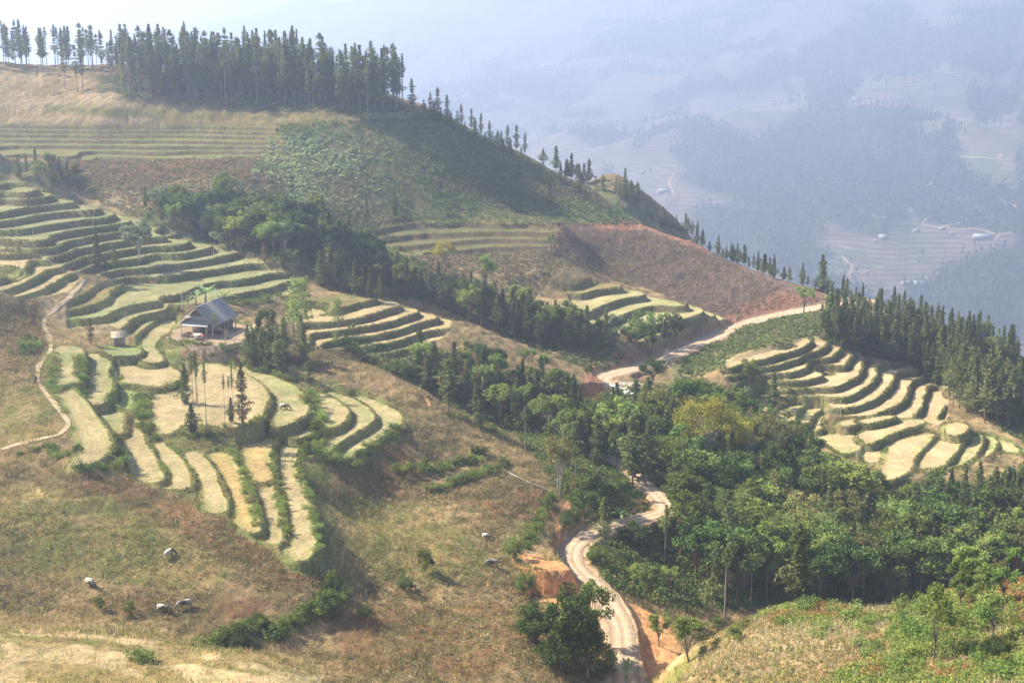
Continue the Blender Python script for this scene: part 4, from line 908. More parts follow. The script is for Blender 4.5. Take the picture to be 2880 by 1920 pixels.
# scrub on the hazy middle slope and around the gully
P = D_(100, 360, 640, 355, 700, 430, 880, 520, 1300, 515, 1280, 620, 1200, 700, 1000, 640, 860, 540, 600, 480, 300, 500, 180, 440)
x, y = scatter(26000, 320, 420, -.35, .08); ok = (inside(x, y, P) < 0) & (samp(riser, x, y) + samp(tread, x, y) < .3); x, y = x[ok], y[ok]
x, y = x[:9000], y[:9000]; col = pickc([(.17, .12, .08), (.14, .13, .06), (.10, .12, .05), (.20, .16, .10)], len(x))
stuff('hillside_scrub', clumps(x, y, RG.uniform(.25, .8, len(x)), 9, .5, .2, col, .8), M_STUFF, 'reddish brown scrub on the hazy middle slope')
# crop rows on the ploughed slope
P = D_(1260, 530, 1480, 528, 1700, 615, 1840, 680, 1820, 695, 1700, 730, 1570, 700, 1440, 640, 1300, 610)
x, y = scatter(60000, 335, 460, -.05, .24); y = np.round(y / 1.1) * 1.1 + RG.normal(size=len(y)) * .12; ok = inside(x, y, P) < 0; x, y = x[ok], y[ok]
stuff('crop_stubble', tufts(x, y, 4, .4, .16, .15, pickc([(.24, .19, .12), (.17, .16, .08), (.15, .10, .07)], len(x))), M_DRY, 'rows of stubble on the ploughed red brown slope')
# ferns and weeds on the near right bank
x, y = scatter(34000, 98, 156, .02, .44); u_, v_ = project(x, y, samp(Z, x, y)); u_ *= .8167; v_ *= .8167; zz = samp(Z, x, y)
ok = (zz > -68) & (u_ > 1530) & (samp(road_m, x, y) < .1); x, y, u_, v_ = x[ok], y[ok], u_[ok], v_[ok]
w = sstep(-.1, .25, fbm(x, y, 7, 33, 3) + (u_ - 1980) / 500); keep = RG.rand(len(x)) < .35 + .65 * w; x, y, w = x[keep], y[keep], w[keep]
k = RG.rand(len(x)); rust = sstep(.1, .4, fbm(x, y, 5, 35, 3)) > k
col = np.where((rust & (w > .2))[:, None], pickc([(.30, .15, .05), (.24, .16, .06)], len(x)), np.where((w > .4)[:, None], pickc([(.15, .22, .04), (.22, .26, .06), (.08, .13, .03), (.30, .28, .08)], len(x)), pickc([(.34, .26, .12), (.26, .22, .09), (.17, .20, .06)], len(x))))
stuff('ferns', clumps(x, y, RG.uniform(.25, .75, len(x)) * (.6 + .6 * w), 26, .24, .10, col, .9), M_STUFF, 'green and rusty ferns and weeds on the near right bank')
x, y = scatter(16000, 98, 158, .02, .44); zz = samp(Z, x, y); ok = (zz > -67) & (x > 14); x, y = x[ok][:6000], y[ok][:6000]
stuff('dry_stalks', tufts(x, y, 5, RG.uniform(.4, 1.0, len(x)), .045, .25, pickc([(.50, .40, .27), (.42, .34, .2), (.55, .48, .36)], len(x)), .7), M_DRY, 'pale dead stalks on the near right bank')
# floor of the wood
P = D_(1300, 880, 1560, 900, 1760, 990, 2050, 1110, 2450, 1110, 2450, 1390, 1900, 1400, 1560, 1400, 1350, 1340, 1340, 1200, 1260, 1090, 1150, 950)
x, y = scatter(30000, 160, 300, -.02, .46); ok = (inside(x, y, P) < 0) & (samp(road_m, x, y) < .1) & (samp(tread, x, y) < .2); x, y = x[ok][:9000], y[ok][:9000]
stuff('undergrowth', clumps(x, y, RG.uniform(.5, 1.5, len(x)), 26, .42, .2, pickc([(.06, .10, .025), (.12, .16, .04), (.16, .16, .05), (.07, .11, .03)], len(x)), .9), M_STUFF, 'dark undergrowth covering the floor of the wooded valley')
x, y = scatter(60000, 255, 400, -.36, .40); g1 = inside(x, y, D_(320, 440, 700, 440, 860, 520, 1000, 620, 1200, 700, 1400, 760, 1450, 860, 1350, 850, 1180, 780, 1000, 700, 760, 640, 620, 600, 400, 520)) < 0
g2 = inside(x, y, D_(1560, 830, 1700, 745, 1880, 718, 1890, 780, 1640, 850, 1560, 890)) < 0; g3 = inside(x, y, D_(1880, 720, 2400, 770, 2400, 1050, 2260, 960, 2150, 860, 1900, 790)) < 0
g4 = inside(x, y, D_(760, 770, 1000, 800, 1150, 850, 1340, 900, 1400, 980, 1240, 1040, 1100, 970, 900, 860)) < 0
ok = (g1 | g2 | g3 | g4) & (samp(road_m, x, y) < .1) & (samp(tread, x, y) < .2); x, y = x[ok], y[ok]
stuff('undergrowth', clumps(x, y, RG.uniform(.4, 1.1, len(x)), 14, .5, .25, pickc([(.08, .12, .035), (.13, .17, .05), (.17, .16, .07), (.07, .10, .035)], len(x)), .9), M_STUFF, 'thick green undergrowth along the gully and ridge')
P = D_(230, 185, 300, 228, 500, 246, 700, 258, 850, 264, 940, 258, 900, 225, 700, 196, 500, 178, 300, 165)
x, y = scatter(30000, 395, 520, -.34, .0); ok = inside(x, y, P) < 0; x, y = x[ok][:3500], y[ok][:3500]
stuff('undergrowth', clumps(x, y, RG.uniform(.4, 1.3, len(x)), 14, .6, .3, pickc([(.09, .13, .05), (.14, .17, .07), (.12, .12, .06)], len(x)), 1.0), M_STUFF, 'green undergrowth beneath the crest plantation')
# woods beyond the valley
n = 26000; a = RG.uniform(-.33, .42, n * 4); yy = 1500 * (5500 / 1500) ** RG.rand(n * 4); xx = a * yy
w = fsamp(wood, xx, yy) + .25 * fsamp(fn2, xx, yy) + (RG.rand(len(xx)) < .03) * .6; ok = w > .55; xx, yy = xx[ok][:n], yy[ok][:n]; zz = fsamp(FZ, xx, yy)
B = len(xx) * 9; sc = np.repeat(RG.uniform(.7, 1.4, len(xx)), 9)[:, None]; tz = RG.rand(B, 1); rr = RG.normal(size=(B, 2)) * (2.3 * (1.05 - tz))
C = np.repeat(np.stack([xx, yy, zz], -1), 9, 0) + np.concatenate([rr, tz * 15 + .5], 1) * sc
Vv, Ff = leaves(RG, C, 5.5, 3.0, .8)
cc = np.repeat(np.repeat(pickc([(.03, .05, .022), (.05, .075, .03), (.07, .09, .04)], len(xx)), 9, 0) * RG.uniform(.8, 1.2, (B, 1)), 4, 0)
stuff('distant_wood', (Vv, Ff, cc), M_STUFF, 'hazy woods across the valley')
# ------------------------------------------------------------------ trees, each where the photograph has it
CON = ('tall', 'tall_light', 'thin', 'cone', 'cone_light', 'rusty')
def nm_of(k): return ('shrub', 'shrub') if k.startswith('bush') else ('conifer', 'conifer') if k in CON else ('bamboo', 'bamboo') if k == 'bamboo' else ('banana_plant', 'banana plant') if k == 'banana' else ('shrub', 'shrub') if k.startswith('shrub') else ('tree', 'tree')
def zone(key_w, poly, n, hr, label, group, yr=None, mind=1.6, wide=(.85, 1.15), back=0., var=None, f='D'):
    """n trees of a wood whose members look alike, spread over the ground inside an outline"""
    P = px(f, *poly); lo, hi = P.min(0), P.max(0); rng = random.Random(len(P) + n); got = []; tries = 0
    keys = list(key_w); ws = [key_w[k] for k in keys]
    while len(got) < n and tries < n * 60:
        tries += 1; u, v = rng.uniform(lo[0], hi[0]), rng.uniform(lo[1], hi[1])
        if poly_sd(np.array([u]), np.array([v]), P)[0] > 0: continue
        x, y, z = ground(u, v)
        y2 = y + rng.uniform(0, back); x *= y2 / y; y = y2
        if yr and not (yr[0] < y < yr[1]): continue
        if any((x - a) ** 2 + (y - b) ** 2 < mind ** 2 for a, b in got): continue
        got.append((x, y)); k = rng.choices(keys, ws)[0]
        lb = label[k] if isinstance(label, dict) else label
        plant(k, x, y, rng.uniform(*hr), lb, name=nm_of(k)[0], cat=nm_of(k)[1], group=group + (' of the same kind' if not isinstance(label, dict) else ', ' + k.replace('_', ' ')), wide=rng.uniform(*wide), var=var)
    return got
# the pine plantation on the crest, upper left
zone({'tall': 4, 'tall_light': 4, 'thin': 2}, (225, 195, 290, 232, 500, 248, 700, 258, 850, 264, 935, 256, 905, 225, 860, 222, 700, 196, 500, 178, 300, 172), 250, (11, 17.5),
     {'tall': 'tall slender conifer in the dense plantation on the upper left crest', 'tall_light': 'tall light green conifer in the dense plantation on the upper left crest', 'thin': 'bare-stemmed conifer with a small crown in the crest plantation'},
     'conifers of the crest plantation', (390, 520), 1.25, back=5, wide=(.85, 1.25))
zone({'tall': 4, 'thin': 2}, (-40, 150, 240, 158, 240, 172, 120, 168, -40, 166), 45, (11, 15),
     {'tall': 'hazy conifer behind the pale field at the far upper left', 'thin': 'thin hazy conifer behind the pale upper left field'}, 'conifers behind the upper left field', (400, 520), 1.8, back=25)
for u, v, hh, lb in ((348, 228, 168, 'tallest conifer of the crest, rising above the plantation roof'), (88, 212, 60, 'lone thin conifer standing on the pale upper left field'),
                     (150, 206, 95, 'slim conifer at the left end of the plantation edge'), (178, 214, 110, 'leaning conifer on the pale slope before the plantation'),
                     (190, 207, 105, 'conifer just right of the leaning one before the plantation'), (236, 190, 112, 'tall conifer on the lit ground left of the plantation')):
    plant_px('tall' if hh > 70 else 'thin', u, v, hh, lb, 'D', cat='conifer', name='conifer', group='conifers at the plantation edge', wide=.8)
# along the descending ridge, one by one
RIDGE = [(948, 262, 78), (990, 275, 58), (1006, 285, 78), (1028, 292, 70), (1060, 296, 54), (1083, 302, 50), (1104, 315, 52), (1125, 330, 50), (1152, 342, 40), (1165, 350, 60), (1186, 352, 62), (1205, 360, 52),
         (1277, 395, 60), (1300, 398, 42), (1312, 404, 60), (1352, 425, 58), (1341, 425, 50), (1415, 445, 32), (1435, 462, 72), (1449, 466, 50), (1464, 480, 60), (1523, 522, 46), (1553, 528, 34),
         (1575, 537, 48), (1601, 543, 52), (1650, 566, 46), (1680, 578, 42), (1694, 583, 46), (1710, 596, 50), (1742, 592, 46), (1768, 612, 42), (1778, 622, 52), (1843, 648, 52), (1888, 668, 84),
         (1935, 682, 52), (1944, 690, 50), (1965, 697, 40), (1980, 697, 48), (2022, 722, 62), (2052, 722, 64), (2075, 728, 60), (2088, 728, 46), (2113, 732, 58)]
RK = ['dense', 'ragged', 'slim', 'narrow', 'dark', 'bushy', 'short', 'full-crowned']
for i, (u, v, hh) in enumerate(RIDGE):
    where = 'just below the plantation' if i < 2 else 'on the steep upper part of the ridge' if i < 12 else 'on the ridge above the brown spur' if i < 21 else 'on the red-edged crest of the ploughed slope' if i < 32 else 'beside the road where it crosses the ridge' if i < 38 else 'on the ridge right of the road crossing'
    j = [k for k, r in enumerate(RIDGE) if (k < 2, 2 <= k < 12, 12 <= k < 21, 21 <= k < 32, 32 <= k < 38, k >= 38).index(True) == (i < 2, 2 <= i < 12, 12 <= i < 21, 21 <= i < 32, 32 <= i < 38, i >= 38).index(True)].index(i)
    o_ = ['first', 'second', 'third', 'fourth', 'fifth', 'sixth', 'seventh', 'eighth', 'ninth', 'tenth', 'eleventh', 'twelfth'][j]
    plant_px('tall' if i < 12 else 'cone', u, v, hh * 1.05, f'{o_} conifer from the left {where}', 'D', cat='conifer', name='conifer', group='conifers along the ridge', wide=(1.1 if i < 12 else .95) if i != 33 else 1.3, var=PR.choice((0, 2, 4)) if i < 12 else None)
for u, v, hh, lb in ((1190, 410, 50, 'small conifer alone on the upper green slope'), (1262, 472, 74, 'tall narrow conifer on the green slope below the ridge'), (1330, 450, 76, 'dark conifer on the green slope touching the ridge line'),
                     (1400, 500, 30, 'small dark conifer low on the green slope near its right end'), (842, 518, 64, 'pointed conifer at the foot of the green slope, nearest the gully'),
                     (906, 500, 70, 'pale thin conifer on the lower green slope'), (335, 478, 54, 'narrow dark conifer on the tan field by the gully head')):
    plant_px('cone', u, v, hh, lb, 'D', cat='conifer', name='conifer', group='lone conifers on the green slope', wide=.8)
for i in range(len(RIDGE) - 1):
    (u0, v0, h0), (u1, v1, h1) = RIDGE[i], RIDGE[i + 1]
    if abs(u1 - u0) < 9 or (1205 <= u0 < 1277): n_ = 1 if u0 < 1270 else 0
    else: n_ = 1 if u1 - u0 < 25 else 2
    for k in range(n_):
        t_ = (k + PR.uniform(.6, 1.2)) / (n_ + 1); plant_px(PR.choice(('cone', 'cone_light', 'tall')), u0 + (u1 - u0) * t_, v0 + (v1 - v0) * t_ + PR.uniform(0, 7), PR.uniform(22, 50), 'smaller conifer or young tree filling the gaps of the ridge row', 'D', cat='conifer', name='conifer', group='small conifers of the ridge row', wide=PR.uniform(1.1, 1.6))
# gully between the terraces and the hill
put_late = []
G1 = {'dark': 'dark rounded tree in the shaded gully behind the terraces', 'mid': 'green rounded tree in the gully behind the terraces', 'cone': 'conical conifer in the gully behind the terraces',
      'grey': 'grey-green tree in the gully behind the terraces', 'light': 'light green tree in the gully behind the terraces', 'rusty': 'browning conifer in the gully behind the terraces'}
zone({'dark': 4, 'mid': 3, 'cone': 2, 'grey': 1, 'rusty': .4}, (370, 500, 480, 505, 620, 520, 760, 545, 860, 590, 860, 640, 700, 625, 600, 590, 480, 560, 400, 530), 70, (6.5, 10), G1, 'trees in the gully', (318, 370), 2.4)
zone({'cone': 6, 'mid': 1, 'dark': 1, 'rusty': .5}, (730, 625, 860, 620, 1000, 690, 1130, 720, 1260, 760, 1390, 790, 1400, 810, 1240, 800, 1080, 745, 960, 695, 860, 690, 740, 660), 105, (6, 10),
     {'cone': 'narrow conifer in the long gully row beyond the small terraces', 'mid': 'rounded tree among the gully row conifers', 'dark': 'dark tree among the gully row conifers', 'rusty': 'browning conifer in the long gully row'},
     'conifers of the long gully row', (296, 350), 2.0)
zone({'mid': 2, 'dark': 2, 'light': 1, 'cone': 2}, (30, 395, 90, 380, 200, 425, 190, 450, 110, 440, 40, 420), 15, (3.5, 6.5),
     {'mid': 'hazy green tree above the upper left terraces', 'dark': 'hazy dark tree above the upper left terraces', 'light': 'small pale tree above the upper left terraces', 'cone': 'conifer above the upper left terraces'}, 'trees above the upper terraces', (330, 420), 2.2)
SP = [('mid', 'CI', 845, 420, 420, 'tall rounded tree rising highest from the gully head', 1.0), ('light', 'CI', 120, 500, 130, 'bright yellow-green tree at the tip of the upper terraces', 1.2), ('grey', 'CI', 780, 700, 160, 'pale-topped tree on the gully edge beside the terraces', 1.5),
      ('cone', 'CI', 250, 480, 170, 'dark conifer at the gully head behind the upper terraces', .8), ('light', 'CI', 370, 560, 270, 'tall light green tree behind the terrace tips', .8), ('grey', 'CI', 230, 330, 190, 'open pale tree on the tan field', 1.3),
      ('bamboo', 'CI', 1450, 900, 200, 'pale bamboo clump with feathery arching stems in the gully', 1.0), ('cone', 'CI', 1355, 900, 240, 'slim conifer in front of the pale bamboo', .7),
      ('cone', 'CI', 1710, 1060, 330, 'tall conifer right of the bamboo, leftmost at the gully edge', .7), ('cone', 'CI', 1800, 1050, 400, 'tallest grey-green conifer of the group beside the spur', .9),
      ('cone', 'CI', 1900, 1100, 260, 'broad dark conifer low in the group beside the spur', 1.3), ('cone', 'CI', 2090, 1110, 360, 'conical conifer at the right end of the group beside the spur', 1.0), ('thin', 'CI', 2290, 1160, 310, 'pair-stemmed bare tree with pink trunk on the spur', .9),
      ('yellow', 'C6', 820, 380, 200, 'yellow-leaved spreading tree on the brown slope', 1.3), ('light', 'C6', 1090, 535, 280, 'lone airy light green tree on the tan slope', .8), ('light', 'C6', 1520, 250, 130, 'thin small tree above the ploughed slope', .5),
      ('rusty', 'CI', 1190, 860, 200, 'brown withered tree in the gully', 1.2),
      # by the house
      ('sapling', 'CI', 1520, 1560, 620, 'tallest bright sapling with tiers of long leaves right of the house', 1.0), ('dark', 'CI', 1220, 1500, 250, 'dark flat-topped tree right of the house', 1.1), ('sapling', 'CI', 1450, 1500, 330, 'darker leafy sapling beside the bright one', 1.1),
      ('sapling', 'CI', 1870, 1480, 320, 'leafy leaning sapling on the small terraces', .8), ('light', 'CI', 1990, 1500, 110, 'small rounded tree on the small terraces', 1.0), ('sapling', 'CI', 1850, 1600, 130, 'low drooping sapling at the edge of the small terraces', 1.2),
      ('cone', 'CJ', 1010, 560, 540, 'dark green conifer rising behind the field right of the house', .75), ('cone_light', 'CJ', 1110, 560, 400, 'light green conifer in the group right of the house', .9), ('cone', 'CJ', 1250, 600, 480, 'slender dark conifer in the group right of the house', .6),
      ('tall', 'CJ', 1400, 470, 400, 'bushy-topped conifer with bare lower stem right of the house', 1.2), ('thin', 'CJ', 1550, 370, 420, 'thin bare-stemmed tree nearest the small terraces', .9), ('thin', 'CJ', 1640, 380, 430, 'last bare-stemmed tree of the group right of the house', .7),
      ('shrub_dark', 'CJ', 1390, 640, 170, 'dark bush under the conifers at the field edge', 1.2), ('tall', 'CJ', 1750, 900, 560, 'ragged conifer standing alone where two fields meet', .9),
      ('cone', 'CJ', 100, 1010, 580, 'dark spire-shaped conifer left of the bare poles on the field', .75), ('thin', 'CJ', 205, 1000, 700, 'tall thin pole-like tree with a tuft, leftmost of three', .7), ('thin', 'CJ', 250, 1040, 780, 'tall thin pole-like tree, middle of three on the field', .8),
      ('thin', 'CJ', 270, 1060, 700, 'tall thin pole-like tree, right of three on the field', .7), ('thin', 'CJ', 385, 1400, 1000, 'very tall bare-stemmed conifer in the middle of the field', .55), ('cone', 'CJ', 190, 1400, 430, 'dense dark conifer low at the field edge', 1.15),
      ('thin', 'CJ', 628, 1310, 740, 'slender bare conifer at the field edge', .45), ('thin', 'CJ', 690, 1200, 600, 'slim conifer behind the low dark one', .5), ('cone', 'CJ', 710, 1270, 360, 'low dark conifer under the slender stems', .8),
      ('thin', 'CJ', 735, 1200, 780, 'slender conifer right of the low dark one', .45), ('rusty', 'CJ', 860, 1330, 900, 'dark dead-topped conifer with shaggy lower branches', .75), ('olive', 'CJ', 1930, 1100, 0, '', 1),
      # upper terraces
      ('cone', 'C1', 1080, 1250, 470, 'dark irregular conifer standing on the upper terraces', .6), ('cone', 'C1', 1270, 1270, 330, 'smaller conifer right of the dark one on the terraces', .6), ('grey', 'C1', 1540, 1120, 430, 'flat-topped pale tree on slim stems on the upper terraces', 1.1),
      ('shrub_dark', 'C1', 1180, 1250, 150, 'dark bush between the two terrace conifers', 1.2), ('rusty', 'C7', 600, 870, 190, 'orange-tinged small tree behind the little hut', 1.0)]
def put(rows):
    for k, f, u, v, hp, lb, wd in rows:
        if hp: n_, c_ = nm_of(k); plant_px(k, u, v, hp, lb, f, cat=c_, name=n_, wide=wd * (1.4 if k in ('cone', 'cone_light', 'rusty', 'tall') else 1))
put(SP)
# slope of mixed trees in the middle
put([('cone', 'CH', 320, 480, 460, 'tall blue-green conical conifer beside the small terraces', .75), ('cone', 'CH', 400, 780, 430, 'grey-green conifer left of the bushy pair', 1.0), ('cone', 'CH', 485, 790, 560, 'tall bushy conifer behind the red gully path', 1.0),
     ('cone_light', 'CH', 630, 1040, 650, 'full light conifer with a visible pale stem', .95), ('round', 'CH', 875, 480, 260, 'round bright-topped tree highest on the scrubby slope', 1.1), ('dark', 'CH', 980, 560, 330, 'dark tree behind the round bright one', .8),
     ('mid', 'CH', 1165, 620, 310, 'wide leafy tree high in the middle of the slope', 1.0), ('grey', 'CH', 850, 900, 260, 'pale grey-leaved tree left of the browning conifer', 1.0), ('rusty', 'CH', 975, 900, 480, 'browning conifer in the middle of the slope', .8),
     ('cone', 'CH', 980, 1180, 320, 'dense dark low conifer in front of the browning one', 1.1), ('rusty', 'CH', 1270, 1050, 470, 'yellowish-brown conifer right of the middle', .8), ('thin', 'CH', 1268, 1340, 330, 'slim conifer lowest on the slope, ragged', 1.0),
     ('thin', 'CH', 1480, 1480, 560, 'tall conifer on a long bare stem at the slope foot', 1.3), ('mid', 'CH', 1400, 760, 260, 'bright leafy tree centre right on the slope', .9), ('mid', 'CH', 1540, 820, 320, 'leafy tree left of the lone bright rounded one', .9),
     ('light', 'CH', 1460, 520, 200, 'light tree close under the brown ridge', 1.0), ('light', 'CH', 1670, 650, 300, 'thin airy tree on the brown ridge side', .8), ('light', 'CH', 1560, 480, 180, 'pale young tree just below the ridge grass', .8),
     ('mid', 'CH', 1690, 1000, 330, 'grey-green tree beside the hidden bend of the road', .9), ('light', 'CH', 1840, 960, 290, 'bright rounded tree standing alone above the road', 1.1), ('cone', 'CH', 2080, 940, 220, 'small conifer at the roadside under the red bank', .7),
     ('cone_light', 'CH', 1380, 1010, 380, 'slim light conifer in the crowded right part of the slope', .8), ('cone', 'CH', 1100, 960, 300, 'small conifer right of the browning one', .8), ('shrub_light', 'CH', 2170, 610, 150, 'light bush on the lip of the red road cutting', 1.0),
     ('shrub_dark', 'CH', 100, 620, 190, 'dark bush in the hollow below the small terraces', 2.0), ('shrub_dark', 'CH', 260, 640, 160, 'second dark bush in the hollow below the small terraces', 2.0)])
zone({'mid': 1, 'cone': 4, 'light': 1.5, 'dark': .5}, (960, 870, 1100, 850, 1300, 900, 1330, 960, 1240, 1000, 1080, 960), 34, (5, 9),
     {'mid': 'leafy tree filling the scrubby middle slope', 'cone': 'small conifer filling the scrubby middle slope', 'light': 'small light tree filling the scrubby middle slope', 'dark': 'dark leafy tree filling the scrubby middle slope'}, 'trees of the middle slope', (225, 285), 2.6)
zone({'cone': 2, 'light': 1, 'grey': 1, 'dark': 1}, (1370, 780, 1480, 770, 1560, 750, 1560, 790, 1480, 810, 1390, 800), 16, (4, 7),
     {'cone': 'small conifer below the striped terraces', 'light': 'small light tree below the striped terraces', 'grey': 'pale broad-leaved tree below the striped terraces', 'dark': 'dark tree below the striped terraces'}, 'trees below the striped terraces', (300, 350), 2.2)
put([('sapling', 'C6', 2085, 880, 260, 'pale drooping sapling before the striped terraces, left of two', .9), ('sapling', 'C6', 2170, 900, 270, 'pale drooping sapling before the striped terraces, right of two', .9), ('dark', 'C6', 2190, 1130, 190, 'broad dark bushy tree below the road', 1.4),
     ('light', 'C9', 890, 660, 185, 'umbrella-shaped light tree on the red bank by the road', 1.0), ('cone', 'C9', 1060, 800, 340, 'tall pointed conifer where the road crosses the ridge', .8), ('tall', 'C9', 1010, 830, 250, 'ragged pale-stemmed conifer at the wood end near the road', .9),
     ('mid', 'C9', 535, 1180, 220, 'rounded tree on a tall stem before the curved terraces', .9), ('cone', 'C9', 690, 1300, 270, 'narrow conifer on the edge of the curved terraces', .75), ('grey', 'C9', 510, 1250, 120, 'pale shrubby tree under the rounded one', 1.0)])
# right ridge wood
zone({'cone': 5, 'tall': 2}, (1895, 745, 2000, 770, 2120, 800, 2200, 850, 2250, 880, 2180, 900, 2060, 840, 1960, 815, 1900, 795), 85, (7.5, 10.5),
     {'cone': 'dark conifer in the shaded wood above the curved terraces', 'tall': 'tall dark conifer in the shaded wood above the curved terraces'}, 'conifers of the shaded ridge wood', (300, 365), 1.9)
zone({'cone': 4, 'cone_light': 1}, (2000, 735, 2120, 755, 2250, 790, 2340, 820, 2340, 850, 2200, 820, 2080, 780), 45, (6, 9), {'cone': 'conifer along the crest of the right ridge', 'cone_light': 'lighter conifer along the crest of the right ridge'}, 'conifers along the right crest', (330, 368), 2.0)
zone({'cone_light': 3, 'tall': 3}, (2170, 900, 2260, 915, 2340, 950, 2340, 985, 2260, 975, 2190, 940), 50, (10, 13.5),
     {'cone_light': 'sunlit full conifer in the stand at the right edge', 'tall': 'sunlit conifer on a bare stem in the right edge stand'}, 'sunlit conifers of the right edge stand', (278, 330), 1.8)
# the wooded valley
put([('yellow', 'CG', 1890, 1010, 800, 'great yellow-crowned tree spreading over the wood', 1.15), ('olive', 'CG', 1290, 700, 620, 'tall pale olive tree left of the yellow-crowned one', 1.0), ('mid', 'CG', 1750, 420, 330, 'broad green tree behind the yellow crown', 1.5),
     ('dark', 'CG', 1990, 380, 300, 'second broad tree behind the yellow crown', 1.2), ('grey', 'CG', 970, 640, 320, 'pale silvery bush-tree left of the olive tree', 1.0), ('tall', 'CG', 465, 1140, 760, 'tall dark conifer on a bare stem at the path top', .8), ('tall', 'CG', 405, 1060, 620, 'conifer just behind the one at the path top', .8),
     ('thin', 'CG', 660, 1130, 280, 'small conifer among stems on the sunny knoll', .9), ('tall', 'CG', 705, 1150, 760, 'tall green-topped conifer on the sunny knoll', .8), ('tall', 'CG', 790, 970, 560, 'dense-topped conifer left of the sunlit road', .9), ('mid', 'CG', 915, 1040, 470, 'leafy tree standing before the sunlit road', .7),
     ('tall', 'CG', 1090, 1230, 830, 'bushy dark conifer beside the sunlit road', 1.1), ('tall', 'CG', 1240, 1250, 780, 'second bushy conifer beside the sunlit road', .9), ('olive', 'CG', 270, 1290, 650, 'pale leafy tree at the foot of the dry slope', .8), ('thin', 'CG', 275, 700, 350, 'light conifer above the pale leafy tree', .9),
     ('bamboo', 'CG', 1600, 1300, 680, 'tall bright plume of bamboo below the yellow crown', .8), ('dark', 'CG', 1700, 1250, 330, 'dark tree below the pale branches', 1.1), ('olive', 'C9', 700, 1700, 420, 'olive green tree right of the great crown', 1.2), ('yellow', 'C9', 520, 1650, 330, 'smaller yellowing tree beside the great crown', 1.1),
     ('dark', 'CA', 960, 330, 330, 'darkest broad crown at the terrace foot', 1.3), ('mid', 'CA', 1180, 480, 380, 'full green crown below the tan fields', 1.3), ('dark', 'CA', 1330, 420, 260, 'deep green crown touching the tan fields', 1.2), ('mid', 'CA', 1600, 430, 200, 'green crown beneath the right terraces', 1.2),
     ('olive', 'CA', 850, 560, 320, 'dull olive tree with grey twigs in the wood', 1.1), ('olive', 'CA', 1130, 650, 300, 'grey-green tree with bare twigs in the wood', 1.0), ('olive', 'CA', 1330, 740, 340, 'yellowish tree in the centre of the wood', 1.0), ('mid', 'CA', 1510, 900, 480, 'tall sunlit tree with lumpy crown in the wood', .9),
     ('dark', 'CA', 1730, 750, 420, 'huge dark rounded tree right of the lumpy one', 1.3), ('mid', 'CA', 1450, 1010, 280, 'green tree low before the lumpy one', 1.1), ('bamboo', 'CA', 600, 860, 480, 'feathery bamboo clump left in the wood', 1.1), ('bamboo', 'CA', 500, 960, 400, 'low arching bamboo clump nearest the bare knoll', 1.0),
     ('bamboo', 'CA', 760, 900, 460, 'bamboo clump in the middle of the wood', 1.0), ('bamboo', 'CA', 950, 960, 480, 'dark bamboo clump right of the middle', 1.0), ('bamboo', 'CA', 120, 430, 330, 'bright bamboo behind the bare knoll', .9), ('tall', 'CA', 380, 900, 640, 'dark conifer with bare stem left in the wood', .8),
     ('thin', 'CA', 370, 1140, 500, 'slim pale-stemmed tree in front of the wood', 1.2), ('thin', 'CA', 540, 1060, 420, 'browning slim tree in front of the wood', 1.3), ('cone_light', 'CA', 245, 1140, 230, 'small light conifer before the wood', .8), ('cone', 'CA', 2030, 820, 300, 'pointed conifer in the dark right part of the wood', .7),
     ('cone', 'CA', 1980, 830, 330, 'pointed conifer left of another in the dark wood', .7), ('olive', 'CA', 2230, 900, 440, 'olive-gold tree at the right edge before the dark wood', 1.0), ('dark', 'CA', 1180, 1000, 300, 'dark tree deep in the shade', 1.1), ('mid', 'CA', 1230, 880, 260, 'mid-green tree beside the tan field', 1.0)])
W5 = {'dark': 'dark leafy tree crowded in the valley wood', 'mid': 'green leafy tree crowded in the valley wood', 'bamboo': 'bamboo clump crowded in the valley wood', 'cone': 'conifer crowded in the valley wood', 'olive': 'olive tree crowded in the valley wood', 'light': 'light green tree crowded in the valley wood'}
zone({'dark': 4, 'mid': 3, 'bamboo': 2, 'cone': 3, 'olive': 1.5, 'light': .8}, (1560, 1180, 1700, 1140, 1850, 1180, 1980, 1250, 2100, 1290, 2340, 1310, 2340, 1400, 1900, 1400, 1640, 1390, 1560, 1300), 100, (8, 12), W5, 'trees crowded in the valley wood', (150, 262), 3.4)
zone({'dark': 1.5, 'mid': 2, 'light': 1.5, 'cone': 4}, (1350, 960, 1460, 950, 1640, 1010, 1700, 1080, 1560, 1130, 1480, 1080, 1360, 1040), 34, (6, 10), {k: v.replace('valley wood', 'upper wood by the road') for k, v in W5.items()}, 'trees of the upper wood by the road', (225, 290), 2.8)
zone({'cone': 5, 'dark': 1}, (2080, 1215, 2180, 1190, 2340, 1165, 2340, 1330, 2200, 1340, 2090, 1320), 75, (8, 11), {'cone': 'conifer in the dark stand below the right terraces', 'dark': 'rounded tree in the dark stand below the right terraces'}, 'trees of the dark stand below the right terraces', (180, 268), 2.2)
zone({'dark': 2, 'mid': 2}, (1560, 940, 1700, 960, 1840, 1040, 1900, 1090, 1820, 1100, 1700, 1050, 1580, 1000), 18, (6, 9), {'dark': 'dark tree along the foot of the curved terraces', 'mid': 'green tree along the foot of the curved terraces'}, 'trees at the foot of the curved terraces', (235, 290), 3.0)
